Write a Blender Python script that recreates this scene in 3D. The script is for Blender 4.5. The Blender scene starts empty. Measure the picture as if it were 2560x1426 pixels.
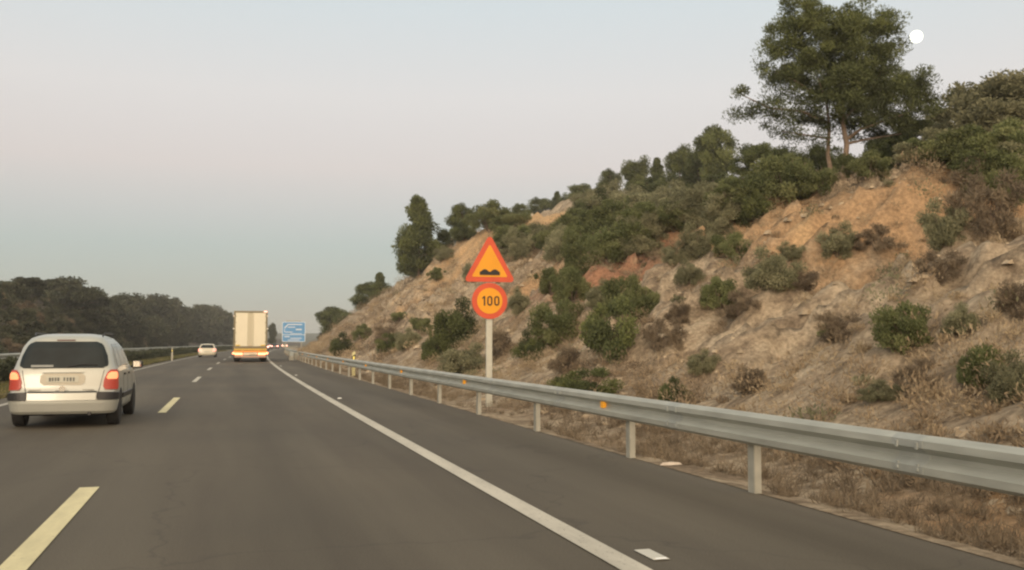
import bpy, math, random
import numpy as np
from mathutils import Vector
random.seed(7)
RNG = np.random.default_rng(11)
S = bpy.context.scene
COL = S.collection
rad = math.radians
# ------------------------------------------------------------------ camera, sky, sun, exposure
YAW, PITCH, CAMZ, F = rad(16.4), rad(3.41), 1.47, 2450.0 / 2560.0
cd = bpy.data.cameras.new('camera'); cam = bpy.data.objects.new('camera', cd); COL.objects.link(cam)
cam.location = (0, 0, CAMZ); cam.rotation_euler = (rad(90) + PITCH, 0, -YAW)
cd.sensor_width = 36; cd.lens = 36 * F; cd.clip_start = 0.1; cd.clip_end = 12000
S.camera = cam
S.view_settings.view_transform = 'Standard'; S.view_settings.look = 'None'
S.view_settings.exposure = 0.0; S.view_settings.gamma = 1.0
S.cycles.pixel_filter_type = 'BLACKMAN_HARRIS'; S.cycles.filter_width = 2.3
W = bpy.data.worlds.new('World'); S.world = W; W.use_nodes = True
nt = W.node_tree; nt.nodes.clear()
def N(t, typ, **kw):
    n = t.nodes.new(typ)
    for k, v in kw.items(): setattr(n, k, v)
    return n
SUN_EL, SUN_AZ = rad(14), rad(205)      # sun behind the camera, a little to the left
sky = N(nt, 'ShaderNodeTexSky', sky_type='NISHITA', sun_disc=False, sun_elevation=SUN_EL, sun_rotation=SUN_AZ)
bgs = N(nt, 'ShaderNodeBackground'); bgs.inputs[1].default_value = 0.02
nt.links.new(sky.outputs[0], bgs.inputs[0])
tc = N(nt, 'ShaderNodeTexCoord'); sp = N(nt, 'ShaderNodeSeparateXYZ')
nt.links.new(tc.outputs['Generated'], sp.inputs[0])
rp = N(nt, 'ShaderNodeValToRGB'); nt.links.new(sp.outputs[2], rp.inputs[0])
SKY = [(0.0, (.34, .345, .31)), (.044, (.377, .396, .37)), (.097, (.42, .455, .432)), (.126, (.51, .50, .475)), (.174, (.655, .575, .53)),
       (.245, (.71, .665, .625)), (.33, (.64, .68, .675)), (.6, (.56, .58, .54)), (1.0, (.50, .52, .48))]
e = rp.color_ramp.elements
while len(e) > 1: e.remove(e[-1])
e[0].position = SKY[0][0]; e[0].color = (*SKY[0][1], 1)
for p, c in SKY[1:]:
    k = e.new(p); k.color = (*c, 1)
# warm afterglow in the part of the sky behind the camera
g1 = N(nt, 'ShaderNodeMath', operation='MULTIPLY'); g1.inputs[1].default_value = -1; nt.links.new(sp.outputs[1], g1.inputs[0])
g2 = N(nt, 'ShaderNodeMath', operation='MAXIMUM'); g2.inputs[1].default_value = 0; nt.links.new(g1.outputs[0], g2.inputs[0])
g3 = N(nt, 'ShaderNodeMix', data_type='RGBA'); g3.inputs[6].default_value = (0, 0, 0, 1); g3.inputs[7].default_value = (1.9, 1.25, .66, 1)
nt.links.new(g2.outputs[0], g3.inputs[0])
ad = N(nt, 'ShaderNodeMix', data_type='RGBA', blend_type='ADD'); ad.inputs[0].default_value = 1
nt.links.new(rp.outputs[0], ad.inputs[6]); nt.links.new(g3.outputs[2], ad.inputs[7])
bgg = N(nt, 'ShaderNodeBackground'); bgg.inputs[1].default_value = 1.0; nt.links.new(ad.outputs[2], bgg.inputs[0])
ash = N(nt, 'ShaderNodeAddShader'); nt.links.new(bgs.outputs[0], ash.inputs[0]); nt.links.new(bgg.outputs[0], ash.inputs[1])
wo = N(nt, 'ShaderNodeOutputWorld'); nt.links.new(ash.outputs[0], wo.inputs[0])
sd = bpy.data.lights.new('sun', 'SUN'); sd.energy = 1.0; sd.angle = rad(25); sd.color = (1.0, .84, .66)
so = bpy.data.objects.new('sun', sd); COL.objects.link(so)
dvec = Vector((math.sin(SUN_AZ) * math.cos(SUN_EL), math.cos(SUN_AZ) * math.cos(SUN_EL), math.sin(SUN_EL)))
so.rotation_euler = dvec.to_track_quat('Z', 'Y').to_euler()

# ------------------------------------------------------------------ helpers
def tag(o, label=None, cat=None, group=None, kind=None):
    if label: o['label'] = label
    if cat: o['category'] = cat
    if group: o['group'] = group
    if kind: o['kind'] = kind
    return o
def empty(name, loc, rz=0):
    o = bpy.data.objects.new(name, None); COL.objects.link(o); o.location = loc; o.rotation_euler = (0, 0, rz); o.empty_display_size = .2
    return o
class MB:
    def __init__(s): s.v = []; s.f = []
    def add(s, vs, fs):
        b = len(s.v); s.v += [tuple(map(float, p)) for p in vs]; s.f += [tuple(b + i for i in f) for f in fs]; return s
    def box(s, c, d, bev=0.0):
        cx, cy, cz = c; x, y, z = d[0] / 2, d[1] / 2, d[2] / 2
        if bev <= 0:
            vs = [(cx + i * x, cy + j * y, cz + k * z) for i in (-1, 1) for j in (-1, 1) for k in (-1, 1)]
            fs = [(0, 1, 3, 2), (4, 6, 7, 5), (0, 4, 5, 1), (2, 3, 7, 6), (0, 2, 6, 4), (1, 5, 7, 3)]
            return s.add(vs, fs)
        b = min(bev, x * .9, y * .9, z * .9); loops = []
        for k, (ins, zz) in enumerate([(b, -z), (0, -z + b), (0, z - b), (b, z)]):
            X, Y = x - ins, y - ins; q = b * .9
            loops.append([(cx + a, cy + c2, cz + zz) for a, c2 in [(-X + q, -Y), (X - q, -Y), (X, -Y + q), (X, Y - q), (X - q, Y), (-X + q, Y), (-X, Y - q), (-X, -Y + q)]])
        return s.loops(loops)
    def loops(s, L, caps=True, closed=True):
        n = len(L[0]); vs = [p for l in L for p in l]; fs = []
        for i in range(len(L) - 1):
            for j in range(n if closed else n - 1):
                a = i * n + j; b = i * n + (j + 1) % n
                fs.append((a, b, b + n, a + n))
        if caps: fs.append(tuple(range(n - 1, -1, -1))); fs.append(tuple((len(L) - 1) * n + i for i in range(n)))
        return s.add(vs, fs)
    def tube(s, pts, rs, n=8):
        L = []
        for i, p in enumerate(pts):
            p = Vector(p); a = Vector(pts[max(0, i - 1)]); b = Vector(pts[min(len(pts) - 1, i + 1)])
            d = (b - a).normalized(); u = d.cross(Vector((.13, .9, .31)) if abs(d.y) < .9 else Vector((1, 0, .1))).normalized(); w = d.cross(u)
            L.append([tuple(p + (u * math.cos(2 * math.pi * k / n) + w * math.sin(2 * math.pi * k / n)) * rs[i]) for k in range(n)])
        return s.loops(L)
    def prism(s, poly, y0, y1):       # poly in xz, extruded along y
        return s.loops([[(x, y0, z) for x, z in poly], [(x, y1, z) for x, z in poly]])
    def build(s, name, m, parent=None, smooth=False, loc=None):
        me = bpy.data.meshes.new(name); me.from_pydata(s.v, [], s.f); me.update()
        me.materials.append(m)
        if smooth: me.polygons.foreach_set('use_smooth', [True] * len(me.polygons))
        o = bpy.data.objects.new(name, me); COL.objects.link(o)
        if parent: o.parent = parent
        if loc: o.location = loc
        return o
def np_mesh(name, verts, faces, m, tint=None, smooth=False, attrs=None):
    me = bpy.data.meshes.new(name); nv, nf = len(verts), len(faces); k = faces.shape[1]
    me.vertices.add(nv); me.vertices.foreach_set('co', verts.astype(np.float32).ravel())
    me.loops.add(nf * k); me.loops.foreach_set('vertex_index', faces.astype(np.int32).ravel())
    me.polygons.add(nf); me.polygons.foreach_set('loop_start', np.arange(nf, dtype=np.int32) * k)
    me.polygons.foreach_set('use_smooth', np.full(nf, smooth))
    me.update(calc_edges=True)
    al = dict(attrs or {})
    if tint is not None: al['tint'] = tint
    for an, av in al.items():
        a = me.attributes.new(an, 'FLOAT', 'POINT'); a.data.foreach_set('value', av.astype(np.float32).ravel())
    me.materials.append(m); return me
def linkme(name, me, parent=None):
    o = bpy.data.objects.new(name, me); COL.objects.link(o)
    if parent: o.parent = parent
    return o

# ------------------------------------------------------------------ materials
MATS = {}
def mat(name, col, rough=.6, metal=0, var=.0, scale=8, bump=0, emis=None, es=0, spec=.5, coat=0, stretch=None):
    if name in MATS: return MATS[name]
    m = bpy.data.materials.new(name); m.use_nodes = True; t = m.node_tree; b = t.nodes['Principled BSDF']
    b.inputs['Base Color'].default_value = (*col, 1); b.inputs['Roughness'].default_value = rough; b.inputs['Metallic'].default_value = metal
    b.inputs['Specular IOR Level'].default_value = spec; b.inputs['Coat Weight'].default_value = coat
    if emis: b.inputs['Emission Color'].default_value = (*emis, 1); b.inputs['Emission Strength'].default_value = es
    if var or bump:
        c = N(t, 'ShaderNodeTexCoord'); mp = N(t, 'ShaderNodeMapping'); t.links.new(c.outputs['Object'], mp.inputs[0])
        if stretch: mp.inputs['Scale'].default_value = stretch
        n = N(t, 'ShaderNodeTexNoise'); n.inputs['Scale'].default_value = scale; n.inputs['Detail'].default_value = 6; t.links.new(mp.outputs[0], n.inputs[0])
        if var:
            mx = N(t, 'ShaderNodeMapRange'); mx.inputs[1].default_value = .3; mx.inputs[2].default_value = .7; mx.inputs[3].default_value = 1 - var; mx.inputs[4].default_value = 1 + var
            t.links.new(n.outputs[0], mx.inputs[0])
            h = N(t, 'ShaderNodeHueSaturation'); h.inputs['Color'].default_value = (*col, 1); t.links.new(mx.outputs[0], h.inputs['Value']); t.links.new(h.outputs[0], b.inputs['Base Color'])
        if bump:
            bp = N(t, 'ShaderNodeBump'); bp.inputs['Strength'].default_value = bump; bp.inputs['Distance'].default_value = .02
            t.links.new(n.outputs[0], bp.inputs['Height']); t.links.new(bp.outputs[0], b.inputs['Normal'])
    MATS[name] = m; return m
def noise_node(t, vec, scale, detail=6, rough=.55):
    n = N(t, 'ShaderNodeTexNoise'); n.inputs['Scale'].default_value = scale; n.inputs['Detail'].default_value = detail; n.inputs['Roughness'].default_value = rough
    t.links.new(vec, n.inputs[0]); return n.outputs[0]
def ramp(t, fac, stops):
    r = N(t, 'ShaderNodeValToRGB'); t.links.new(fac, r.inputs[0]); e = r.color_ramp.elements
    while len(e) > 1: e.remove(e[-1])
    e[0].position = stops[0][0]; e[0].color = (*stops[0][1], 1)
    for p, c in stops[1:]: k = e.new(p); k.color = (*c, 1)
    return r.outputs[0]
def mixc(t, fac, a, b, mode='MIX'):
    m = N(t, 'ShaderNodeMix', data_type='RGBA', blend_type=mode)
    for s, v in ((0, fac), (6, a), (7, b)):
        if isinstance(v, (int, float)): m.inputs[s].default_value = v
        elif isinstance(v, tuple): m.inputs[s].default_value = (*v, 1)
        else: t.links.new(v, m.inputs[s])
    return m.outputs[2]
def leafmat(name, stops, trans=.25):
    m = bpy.data.materials.new(name); m.use_nodes = True; t = m.node_tree; b = t.nodes['Principled BSDF']; out = t.nodes['Material Output']
    a = N(t, 'ShaderNodeAttribute', attribute_name='tint'); c = ramp(t, a.outputs['Fac'], stops)
    oi = N(t, 'ShaderNodeObjectInfo'); h = N(t, 'ShaderNodeHueSaturation'); t.links.new(c, h.inputs['Color'])
    mr = N(t, 'ShaderNodeMapRange'); mr.inputs[3].default_value = .82; mr.inputs[4].default_value = 1.18; t.links.new(oi.outputs['Random'], mr.inputs[0]); t.links.new(mr.outputs[0], h.inputs['Value'])
    b.inputs['Roughness'].default_value = .75; b.inputs['Specular IOR Level'].default_value = .2; t.links.new(h.outputs[0], b.inputs['Base Color'])
    tr = N(t, 'ShaderNodeBsdfTranslucent'); t.links.new(h.outputs[0], tr.inputs[0]); ms = N(t, 'ShaderNodeMixShader'); ms.inputs[0].default_value = trans
    t.links.new(b.outputs[0], ms.inputs[1]); t.links.new(tr.outputs[0], ms.inputs[2]); t.links.new(ms.outputs[0], out.inputs[0])
    return m
L_PINE = leafmat('pine_needles', [(0, (.065, .078, .040)), (.5, (.115, .138, .060)), (1, (.19, .215, .080))])
L_BUSH = leafmat('bush_leaves', [(0, (.095, .115, .052)), (.5, (.160, .185, .080)), (1, (.24, .255, .12))])
L_OLIVE = leafmat('olive_leaves', [(0, (.16, .165, .10)), (.5, (.25, .25, .15)), (1, (.34, .33, .21))])
L_DRY = leafmat('dry_twigs', [(0, (.13, .105, .08)), (.3, (.23, .18, .125)), (.62, (.36, .28, .185)), (1, (.50, .405, .27))], .15)
L_BROWN = leafmat('brown_twigs', [(0, (.14, .115, .085)), (.5, (.23, .185, .13)), (1, (.33, .27, .19))], .15)
L_DARK = leafmat('dark_leaves', [(0, (.040, .048, .032)), (.5, (.068, .080, .048)), (1, (.115, .12, .072))], .1)  # darker leaf colour for the hedge, left slope and woods
L_GRASS = leafmat('grass_blades', [(0, (.09, .10, .04)), (.5, (.15, .15, .065)), (1, (.24, .21, .11))])
M_BARK = mat('bark', (.17, .13, .10), .9, var=.3, scale=9, bump=.6)
M_GALV = mat('galvanised_steel', (.44, .455, .41), .55, metal=.25, var=.16, scale=3, stretch=(3, .5, 3), bump=.15)
M_POST = mat('post_steel', (.40, .40, .35), .6, metal=.2, var=.15, scale=6)
M_RUB = mat('rubber', (.02, .02, .02), .8); M_BLACK = mat('black_plastic', (.025, .025, .027), .45)
M_ASPH = mat('tar', (.05, .05, .05), .9)

# ------------------------------------------------------------------ terrain
def cx(v): v = np.maximum(v, 0); return v * v / 6000.0          # the road bends gently to the right
def vnoise(x, y, seed=0):
    xi = np.floor(x).astype(np.int64); yi = np.floor(y).astype(np.int64); xf = x - xi; yf = y - yi
    u = xf * xf * (3 - 2 * xf); w = yf * yf * (3 - 2 * yf)
    def h(a, b):
        n = (a * 374761393 + b * 668265263 + seed * 974711) & 0x7fffffff; n = ((n ^ (n >> 13)) * 1274126177) & 0x7fffffff
        return ((n ^ (n >> 16)) & 0xffff) / 65535.0
    return (h(xi, yi) * (1 - u) + h(xi + 1, yi) * u) * (1 - w) + (h(xi, yi + 1) * (1 - u) + h(xi + 1, yi + 1) * u) * w - .5
def fbm(x, y, o=4, seed=0):
    r = 0; a = 1.0
    for k in range(o): r = r + a * vnoise(x * 2 ** k + 17.3 * k, y * 2 ** k - 9.1 * k, seed + k); a *= .52
    return r
RP = np.array([ # v, crest u, crest z, ridge u, ridge z
 (-30, 19, 5.5, 28, 8.0), (20, 19.1, 4.8, 26, 6.0), (30, 21.5, 6.8, 30, 8.3), (36, 21.5, 7.2, 33, 9.5), (45, 19.3, 6.3, 35, 10.3), (57, 19.9, 7.0, 38, 11.6),
 (73, 21.2, 9.6, 41, 14.0), (91, 22.4, 12.2, 43, 15.6), (105, 22.0, 11.3, 45, 17.4), (120, 20, 9.5, 46, 20), (135, 17, 5.8, 46, 22), (150, 15, 3.2, 46, 23), (165, 13, 1.3, 44, 20), (190, 12, .5, 42, 14), (240, 12, .3, 42, 6), (320, 12, .2, 42, 3), (700, 12, .2, 42, 3)])
LP = np.array([(-30, 7.5), (100, 8.0), (172, 8.2), (206, 6.4), (250, 5.2), (300, 4.2), (400, 3.5), (700, 3)])
def hz(X, Y, detail=True):
    X = np.asarray(X, float); Y = np.asarray(Y, float); u = X - cx(Y)
    uc, Hc, ur, Hr = [np.interp(Y, RP[:, 0], RP[:, k]) for k in (1, 2, 3, 4)]
    t = np.clip((u - 6.9) / (uc - 6.9), 0, 1)
    zf = Hc * (t * .93 + .07 * t * t)
    t2 = np.clip((u - uc) / (ur - uc), 0, 1); zr = Hc + (Hr - Hc) * t2
    t3 = np.clip((u - ur) / 120, 0, 1); zb = Hr * (1 - .75 * t3)
    z = np.where(u < uc, zf, np.where(u < ur, zr, zb))
    z = np.where((u < 6.9) & (u > 5.2), -.12 * np.sin((u - 5.2) / 1.7 * math.pi), z)
    HL = np.interp(Y, LP[:, 0], LP[:, 1]); tl = np.clip((-u - 24) / 8, 0, 1); zl = HL * tl + np.clip((-u - 32) / 150, 0, 1) * 6
    z = np.where(u < 5.2, np.where(u < -22, zl, 0), z)
    a = np.clip((u - 6.6) / 4, 0, 1) * np.clip(z / 2.0, 0, 1); al = np.clip((-u - 24) / 3, 0, 1)
    if detail:
        n1 = fbm(X / 5.0, Y / 6.0, 4, 3) * 1.5; n2 = np.abs(fbm(X / 1.5, Y / 1.1, 4, 9)) * -1.0 + .2
        g = np.abs(fbm(Y / 2.6 + X / 14, X / 9.0, 4, 21)) * -2.4 + .35        # gullies down the face
        q = z / 1.15 + fbm(X / 4.0, Y / 5.0, 3, 41) * 2.2 + Y / 9.0; led = ((q - np.floor(q)) ** 3 - .25) * .55
        z = z + a * (n1 + n2 + g + .25 + led * np.clip(.75 + fbm(X / 6.0, Y / 6.0, 2, 43) * 1.6, 0, 1)) + al * (n1 * 1.6 + n2 * 2.2)
        z = z + np.where((u > 5.2) & (u < 8), fbm(X / .5, Y / .6, 3, 5) * .07, 0)
    return z
def ray(px, py):
    a = (px - 1280) / 2450.0; b = (713 - py) / 2450.0
    fx, fy = math.sin(YAW), math.cos(YAW); cp, spn = math.cos(PITCH), math.sin(PITCH)
    d = Vector((fx * cp, fy * cp, spn)) + Vector((fy, -fx, 0)) * a + Vector((-fx * spn, -fy * spn, cp)) * b
    return d       # length one along the camera axis
def at(px, py, Z): return Vector((0, 0, CAMZ)) + ray(px, py) * Z
def hit(px, py, zmin=5, zmax=500):
    d = ray(px, py); t = np.concatenate([np.arange(zmin, 120, .08), np.arange(120, zmax, .4)])
    X, Y, Z = d.x * t, d.y * t, CAMZ + d.z * t
    k = np.nonzero(Z < hz(X, Y))[0]
    i = k[0] if len(k) else len(t) - 1
    return Vector((X[i], Y[i], float(hz(X[i], Y[i])))), t[i]
def gridmesh(name, us, vs, m, zf=hz, attrs=None, dz=0):
    U, V = np.meshgrid(us, vs); X = U + cx(V); Z = zf(X, V) + dz
    vv = np.stack([X.ravel(), V.ravel(), Z.ravel()], 1); nu, nv = len(us), len(vs)
    i = np.arange(nv - 1)[:, None] * nu + np.arange(nu - 1)[None, :]; i = i.ravel()
    f = np.stack([i, i + 1, i + nu + 1, i + nu], 1)
    at_ = attrs(X.ravel(), V.ravel()) if attrs else None
    return linkme(name, np_mesh(name, vv, f, m, smooth=True, attrs=at_))
# soils
def soil_mat(name, base, right=True):
    m = bpy.data.materials.new(name); m.use_nodes = True; t = m.node_tree; b = t.nodes['Principled BSDF']
    c = N(t, 'ShaderNodeTexCoord').outputs['Object']
    mp = N(t, 'ShaderNodeMapping'); mp.inputs['Scale'].default_value = (.38, 1.0, .6); mp.inputs['Rotation'].default_value = (0, 0, rad(12)); t.links.new(c, mp.inputs[0]); cs = mp.outputs[0]
    c1 = ramp(t, noise_node(t, cs, .8, 9, .68), base)
    c2 = mixc(t, ramp(t, noise_node(t, cs, 2.6, 7, .72), [(.46, (0, 0, 0)), (.62, (.85, .85, .85))]), c1, (.23, .18, .13) if right else (.09, .085, .07))
    if right:
        n3 = noise_node(t, c, 1.1, 7, .7)
        for an, colr in (('orange', (.56, .38, .225)), ('red', (.42, .235, .15)), ('sand', (.68, .47, .27))):
            a = N(t, 'ShaderNodeAttribute', attribute_name=an)
            ma = N(t, 'ShaderNodeMath', operation='MULTIPLY_ADD'); t.links.new(n3, ma.inputs[0]); ma.inputs[1].default_value = 1.4; t.links.new(a.outputs['Fac'], ma.inputs[2])
            mr = N(t, 'ShaderNodeMapRange'); mr.inputs[1].default_value = 1.05; mr.inputs[2].default_value = 1.45; t.links.new(ma.outputs[0], mr.inputs[0])
            c2 = mixc(t, mr.outputs[0], c2, colr)
        c2 = mixc(t, ramp(t, noise_node(t, c, 9, 4, .7), [(.35, (.55, .55, .55)), (.65, (1, 1, 1))]), (0, 0, 0), c2)
    t.links.new(c2, b.inputs['Base Color']); b.inputs['Roughness'].default_value = .95; b.inputs['Specular IOR Level'].default_value = .1
    bp = N(t, 'ShaderNodeBump'); bp.inputs['Strength'].default_value = .9; bp.inputs['Distance'].default_value = .15
    t.links.new(noise_node(t, c, 2.5, 10, .72), bp.inputs['Height']); t.links.new(bp.outputs[0], b.inputs['Normal'])
    return m
M_SLOPE = soil_mat('cut_slope_soil', [(.30, (.36, .28, .20)), (.44, (.50, .40, .285)), (.56, (.62, .51, .37)), (.70, (.74, .63, .47))])
M_LEFT = soil_mat('grey_rock_soil', [(.3, (.06, .053, .045)), (.5, (.10, .09, .075)), (.7, (.18, .16, .135))], False)
PATCH = {'orange': [(1640, 610, 2.6), (1350, 690, 2.8), (1950, 520, 1.2), (2100, 490, 1.5), (2230, 470, 1.1), (2370, 440, 1.5), (1900, 570, 1.6), (2030, 530, 1.5), (1780, 560, 1.6), (2450, 450, 1.3),  (2560, 1300, .8), (2200, 520, 1.0)],
         'red': [(1490, 665, 2.4), (1600, 640, 1.5)], 'sand': [(1360, 552, 9.0), (1335, 538, 7.0), (1395, 545, 8), (2000, 570, .3)]}
PW = {k: [(*hit(a, b)[0], r) for a, b, r in v] for k, v in PATCH.items()}
def slope_attrs(X, Y):
    o = {}
    for k, L in PW.items():
        s = np.zeros_like(X)
        for (x, y, z, r) in L: s = np.maximum(s, np.exp(-((X - x) ** 2 + ((Y - y) * .7) ** 2) / (2 * r * r)))
        o[k] = s
    return o
usR = np.concatenate([np.arange(5.04, 9, .12), np.arange(9, 24, .2), np.arange(24, 50, .6), np.arange(50, 200, 5)])
vsR = np.concatenate([np.arange(-30, 4, 1.5), np.arange(4, 40, .16), np.arange(40, 90, .35), np.arange(90, 170, .8), np.arange(170, 700, 8)])
tag(gridmesh('hillside', usR, vsR, M_SLOPE, attrs=slope_attrs), kind='structure')
usL = np.concatenate([np.arange(-170, -60, 6), np.arange(-60, -23, .9), [-22.6]])
vsL = np.concatenate([np.arange(-30, 90, 5), np.arange(90, 260, 1.4), np.arange(260, 700, 8)])
tag(gridmesh('rock_slope', usL, vsL, M_LEFT), kind='structure')
gm = mat('ground_soil', (.15, .125, .085), .95, var=.3, scale=.02)
g = MB(); R = 6000; g.add([(-R, -R, -.25), (R, -R, -.25), (R, R, -.25), (-R, R, -.25)], [(0, 1, 2, 3)]); tag(g.build('ground', gm), kind='structure')

# ------------------------------------------------------------------ road
def road_mat():
    m = bpy.data.materials.new('asphalt'); m.use_nodes = True; t = m.node_tree; b = t.nodes['Principled BSDF']
    c = N(t, 'ShaderNodeTexCoord').outputs['Object']
    mp = N(t, 'ShaderNodeMapping'); mp.inputs['Scale'].default_value = (1, .06, 1); t.links.new(c, mp.inputs[0])
    big = ramp(t, noise_node(t, mp.outputs[0], .9, 5, .6), [(.3, (.085, .073, .057)), (.5, (.108, .096, .074)), (.7, (.130, .117, .091))])
    pat = ramp(t, noise_node(t, c, .13, 3, .5), [(.35, (.88, .88, .88)), (.65, (1.1, 1.08, 1.04))])
    fine = ramp(t, noise_node(t, c, 70, 2, .8), [(.3, (.72, .72, .72)), (.7, (1.25, 1.25, 1.25))])
    x = mixc(t, 1.0, mixc(t, 1.0, big, pat, 'MULTIPLY'), fine, 'MULTIPLY')
    ua = N(t, 'ShaderNodeAttribute', attribute_name='u'); nr = N(t, 'ShaderNodeMapRange'); nr.inputs[1].default_value = -6; nr.inputs[2].default_value = 6; t.links.new(ua.outputs['Fac'], nr.inputs[0])
    U = lambda q: (q + 6) / 12
    wear = ramp(t, nr.outputs[0], [(U(q), (c_, c_, c_)) for q, c_ in ((-5.4, 1.05), (-4.9, .97), (-4.1, 1.06), (-3.3, .90), (-2.5, 1.06), (-1.6, .97), (-.3, 1.07), (.62, .87), (1.5, 1.07), (2.4, .96), (2.9, .99), (3.6, 1.04), (4.4, .98), (4.75, 1.12), (5.05, 1.22))])
    x = mixc(t, 1.0, x, wear, 'MULTIPLY')
    cr = N(t, 'ShaderNodeTexVoronoi', feature='DISTANCE_TO_EDGE'); cr.inputs['Scale'].default_value = .23; wp = N(t, 'ShaderNodeVectorMath', operation='ADD'); nz = N(t, 'ShaderNodeTexNoise'); nz.inputs['Scale'].default_value = 1.5
    t.links.new(c, nz.inputs[0]); t.links.new(c, wp.inputs[0]); t.links.new(nz.outputs['Color'], wp.inputs[1]); t.links.new(wp.outputs[0], cr.inputs[0])
    x = mixc(t, ramp(t, cr.outputs['Distance'], [(0, (.0, .0, .0)), (.006, (1, 1, 1))]), mixc(t, .35, x, (.045, .04, .035)), x)
    t.links.new(x, b.inputs['Base Color']); b.inputs['Roughness'].default_value = .8; b.inputs['Specular IOR Level'].default_value = .35
    bp = N(t, 'ShaderNodeBump'); bp.inputs['Strength'].default_value = .35; bp.inputs['Distance'].default_value = .01
    t.links.new(noise_node(t, c, 60, 3, .8), bp.inputs['Height']); t.links.new(bp.outputs[0], b.inputs['Normal'])
    return m
M_ROAD = road_mat()
def strip(name, us, v0, v1, z, m, dv=None, attrs=None):
    vs = np.arange(v0, v1 + .01, dv or 4.0)
    return gridmesh(name, np.array(us, float), vs, m, zf=lambda X, Y: np.full_like(X, z), attrs=attrs)
tag(strip('road', (-5.75, -1.3, 2.6, 5.06), -30, 698, .0, M_ROAD, attrs=lambda X, Y: {'u': X - cx(Y)}), kind='structure')
tag(strip('opposite_road', (-21.5, -16, -10.5), -30, 698, .0, M_ROAD), kind='structure')
tag(gridmesh('median_verge', np.arange(-10.6, -5.70, .35), np.arange(-30, 690, 2.0), mat('verge_soil', (.19, .165, .10), .95, var=.35, scale=2, bump=.6),
    zf=lambda X, Y: .02 + .05 * fbm(X, Y, 2)), kind='structure')
def paint(name, col, thr):
    m = bpy.data.materials.new(name); m.use_nodes = True; t = m.node_tree; b = t.nodes['Principled BSDF']; c = N(t, 'ShaderNodeTexCoord').outputs['Object']
    mp = N(t, 'ShaderNodeMapping'); mp.inputs['Scale'].default_value = (1, .25, 1); t.links.new(c, mp.inputs[0])
    dirt = ramp(t, noise_node(t, mp.outputs[0], 2.2, 7, .7), [(.3, tuple(q * .72 for q in col)), (.6, col)])
    x = mixc(t, ramp(t, noise_node(t, c, 26, 5, .75), [(thr, (0, 0, 0)), (thr + .07, (1, 1, 1))]), (.13, .115, .09), dirt)
    t.links.new(x, b.inputs['Base Color']); b.inputs['Roughness'].default_value = .75; return m
M_WHITE = paint('road_paint', (.60, .575, .49), .33)
M_WORN = paint('worn_road_paint', (.48, .46, .40), .37)
M_HEADLIT = paint('headlit_road_paint', (.76, .70, .43), .30)  # yellowish headlight wash on the nearest dashes, put into the paint colour
def line(name, u, w, v0, v1, m, label, dv=2.0, group=None):
    o = strip(name, (u - w / 2, u + w / 2), v0, v1, .008, m, dv); tag(o, label, 'road marking', group, 'structure'); return o
line('edge_line', 2.587, .20, -10, 480, M_WHITE, 'solid white edge line along the right shoulder')
line('edge_line', -5.13, .17, -10, 480, M_WORN, 'solid white edge line beside the median verge')
v = 10.9 - 6.0
k = 0
while v < 330:
    line('lane_dash', -1.30, .17 if k else .19, v, v + 6.0 - (0 if k else 0.001), M_HEADLIT if k < 2 else M_WHITE, 'white dash of the broken lane line', 6.0 if k else 5.999, 'dashes of the lane line')
    v += 17.2; k += 1

# ------------------------------------------------------------------ guard rails
def w_profile(u0, side=-1):   # side -1: humps point to -x
    P = [(0, .462), (.03, .468), (.078, .50), (.082, .555), (.010, .605), (.010, .640), (.082, .69), (.078, .742), (.03, .772), (0, .778)]
    fr = [(u0 + side * a, z) for a, z in P]; bk = [(u0 + side * (a - .006), z) for a, z in reversed(P)]
    return fr + bk
def sweep(mb, prof, v0, v1, dv, zoff=lambda v: 0, uoff=lambda v: 0):
    L = []
    n = max(2, int((v1 - v0) / dv) + 1)
    for v in np.linspace(v0, v1, n): L.append([(a + float(cx(v)) + uoff(v), v, z + zoff(v)) for a, z in prof])
    mb.loops(L)
def c_post(mb, x, y, z0, z1, w=.12, d=.07, side=1):
    t = .006
    mb.box((x, y, (z0 + z1) / 2), (t, w, z1 - z0)); mb.box((x + side * d / 2 + side * .004, y - w / 2, (z0 + z1) / 2), (d, t, z1 - z0)); mb.box((x + side * d / 2 + side * .004, y + w / 2, (z0 + z1) / 2), (d, t, z1 - z0))
M_ORG = mat('orange_reflector', (.95, .42, .03), .35, emis=(1, .45, .03), es=.12)
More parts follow.
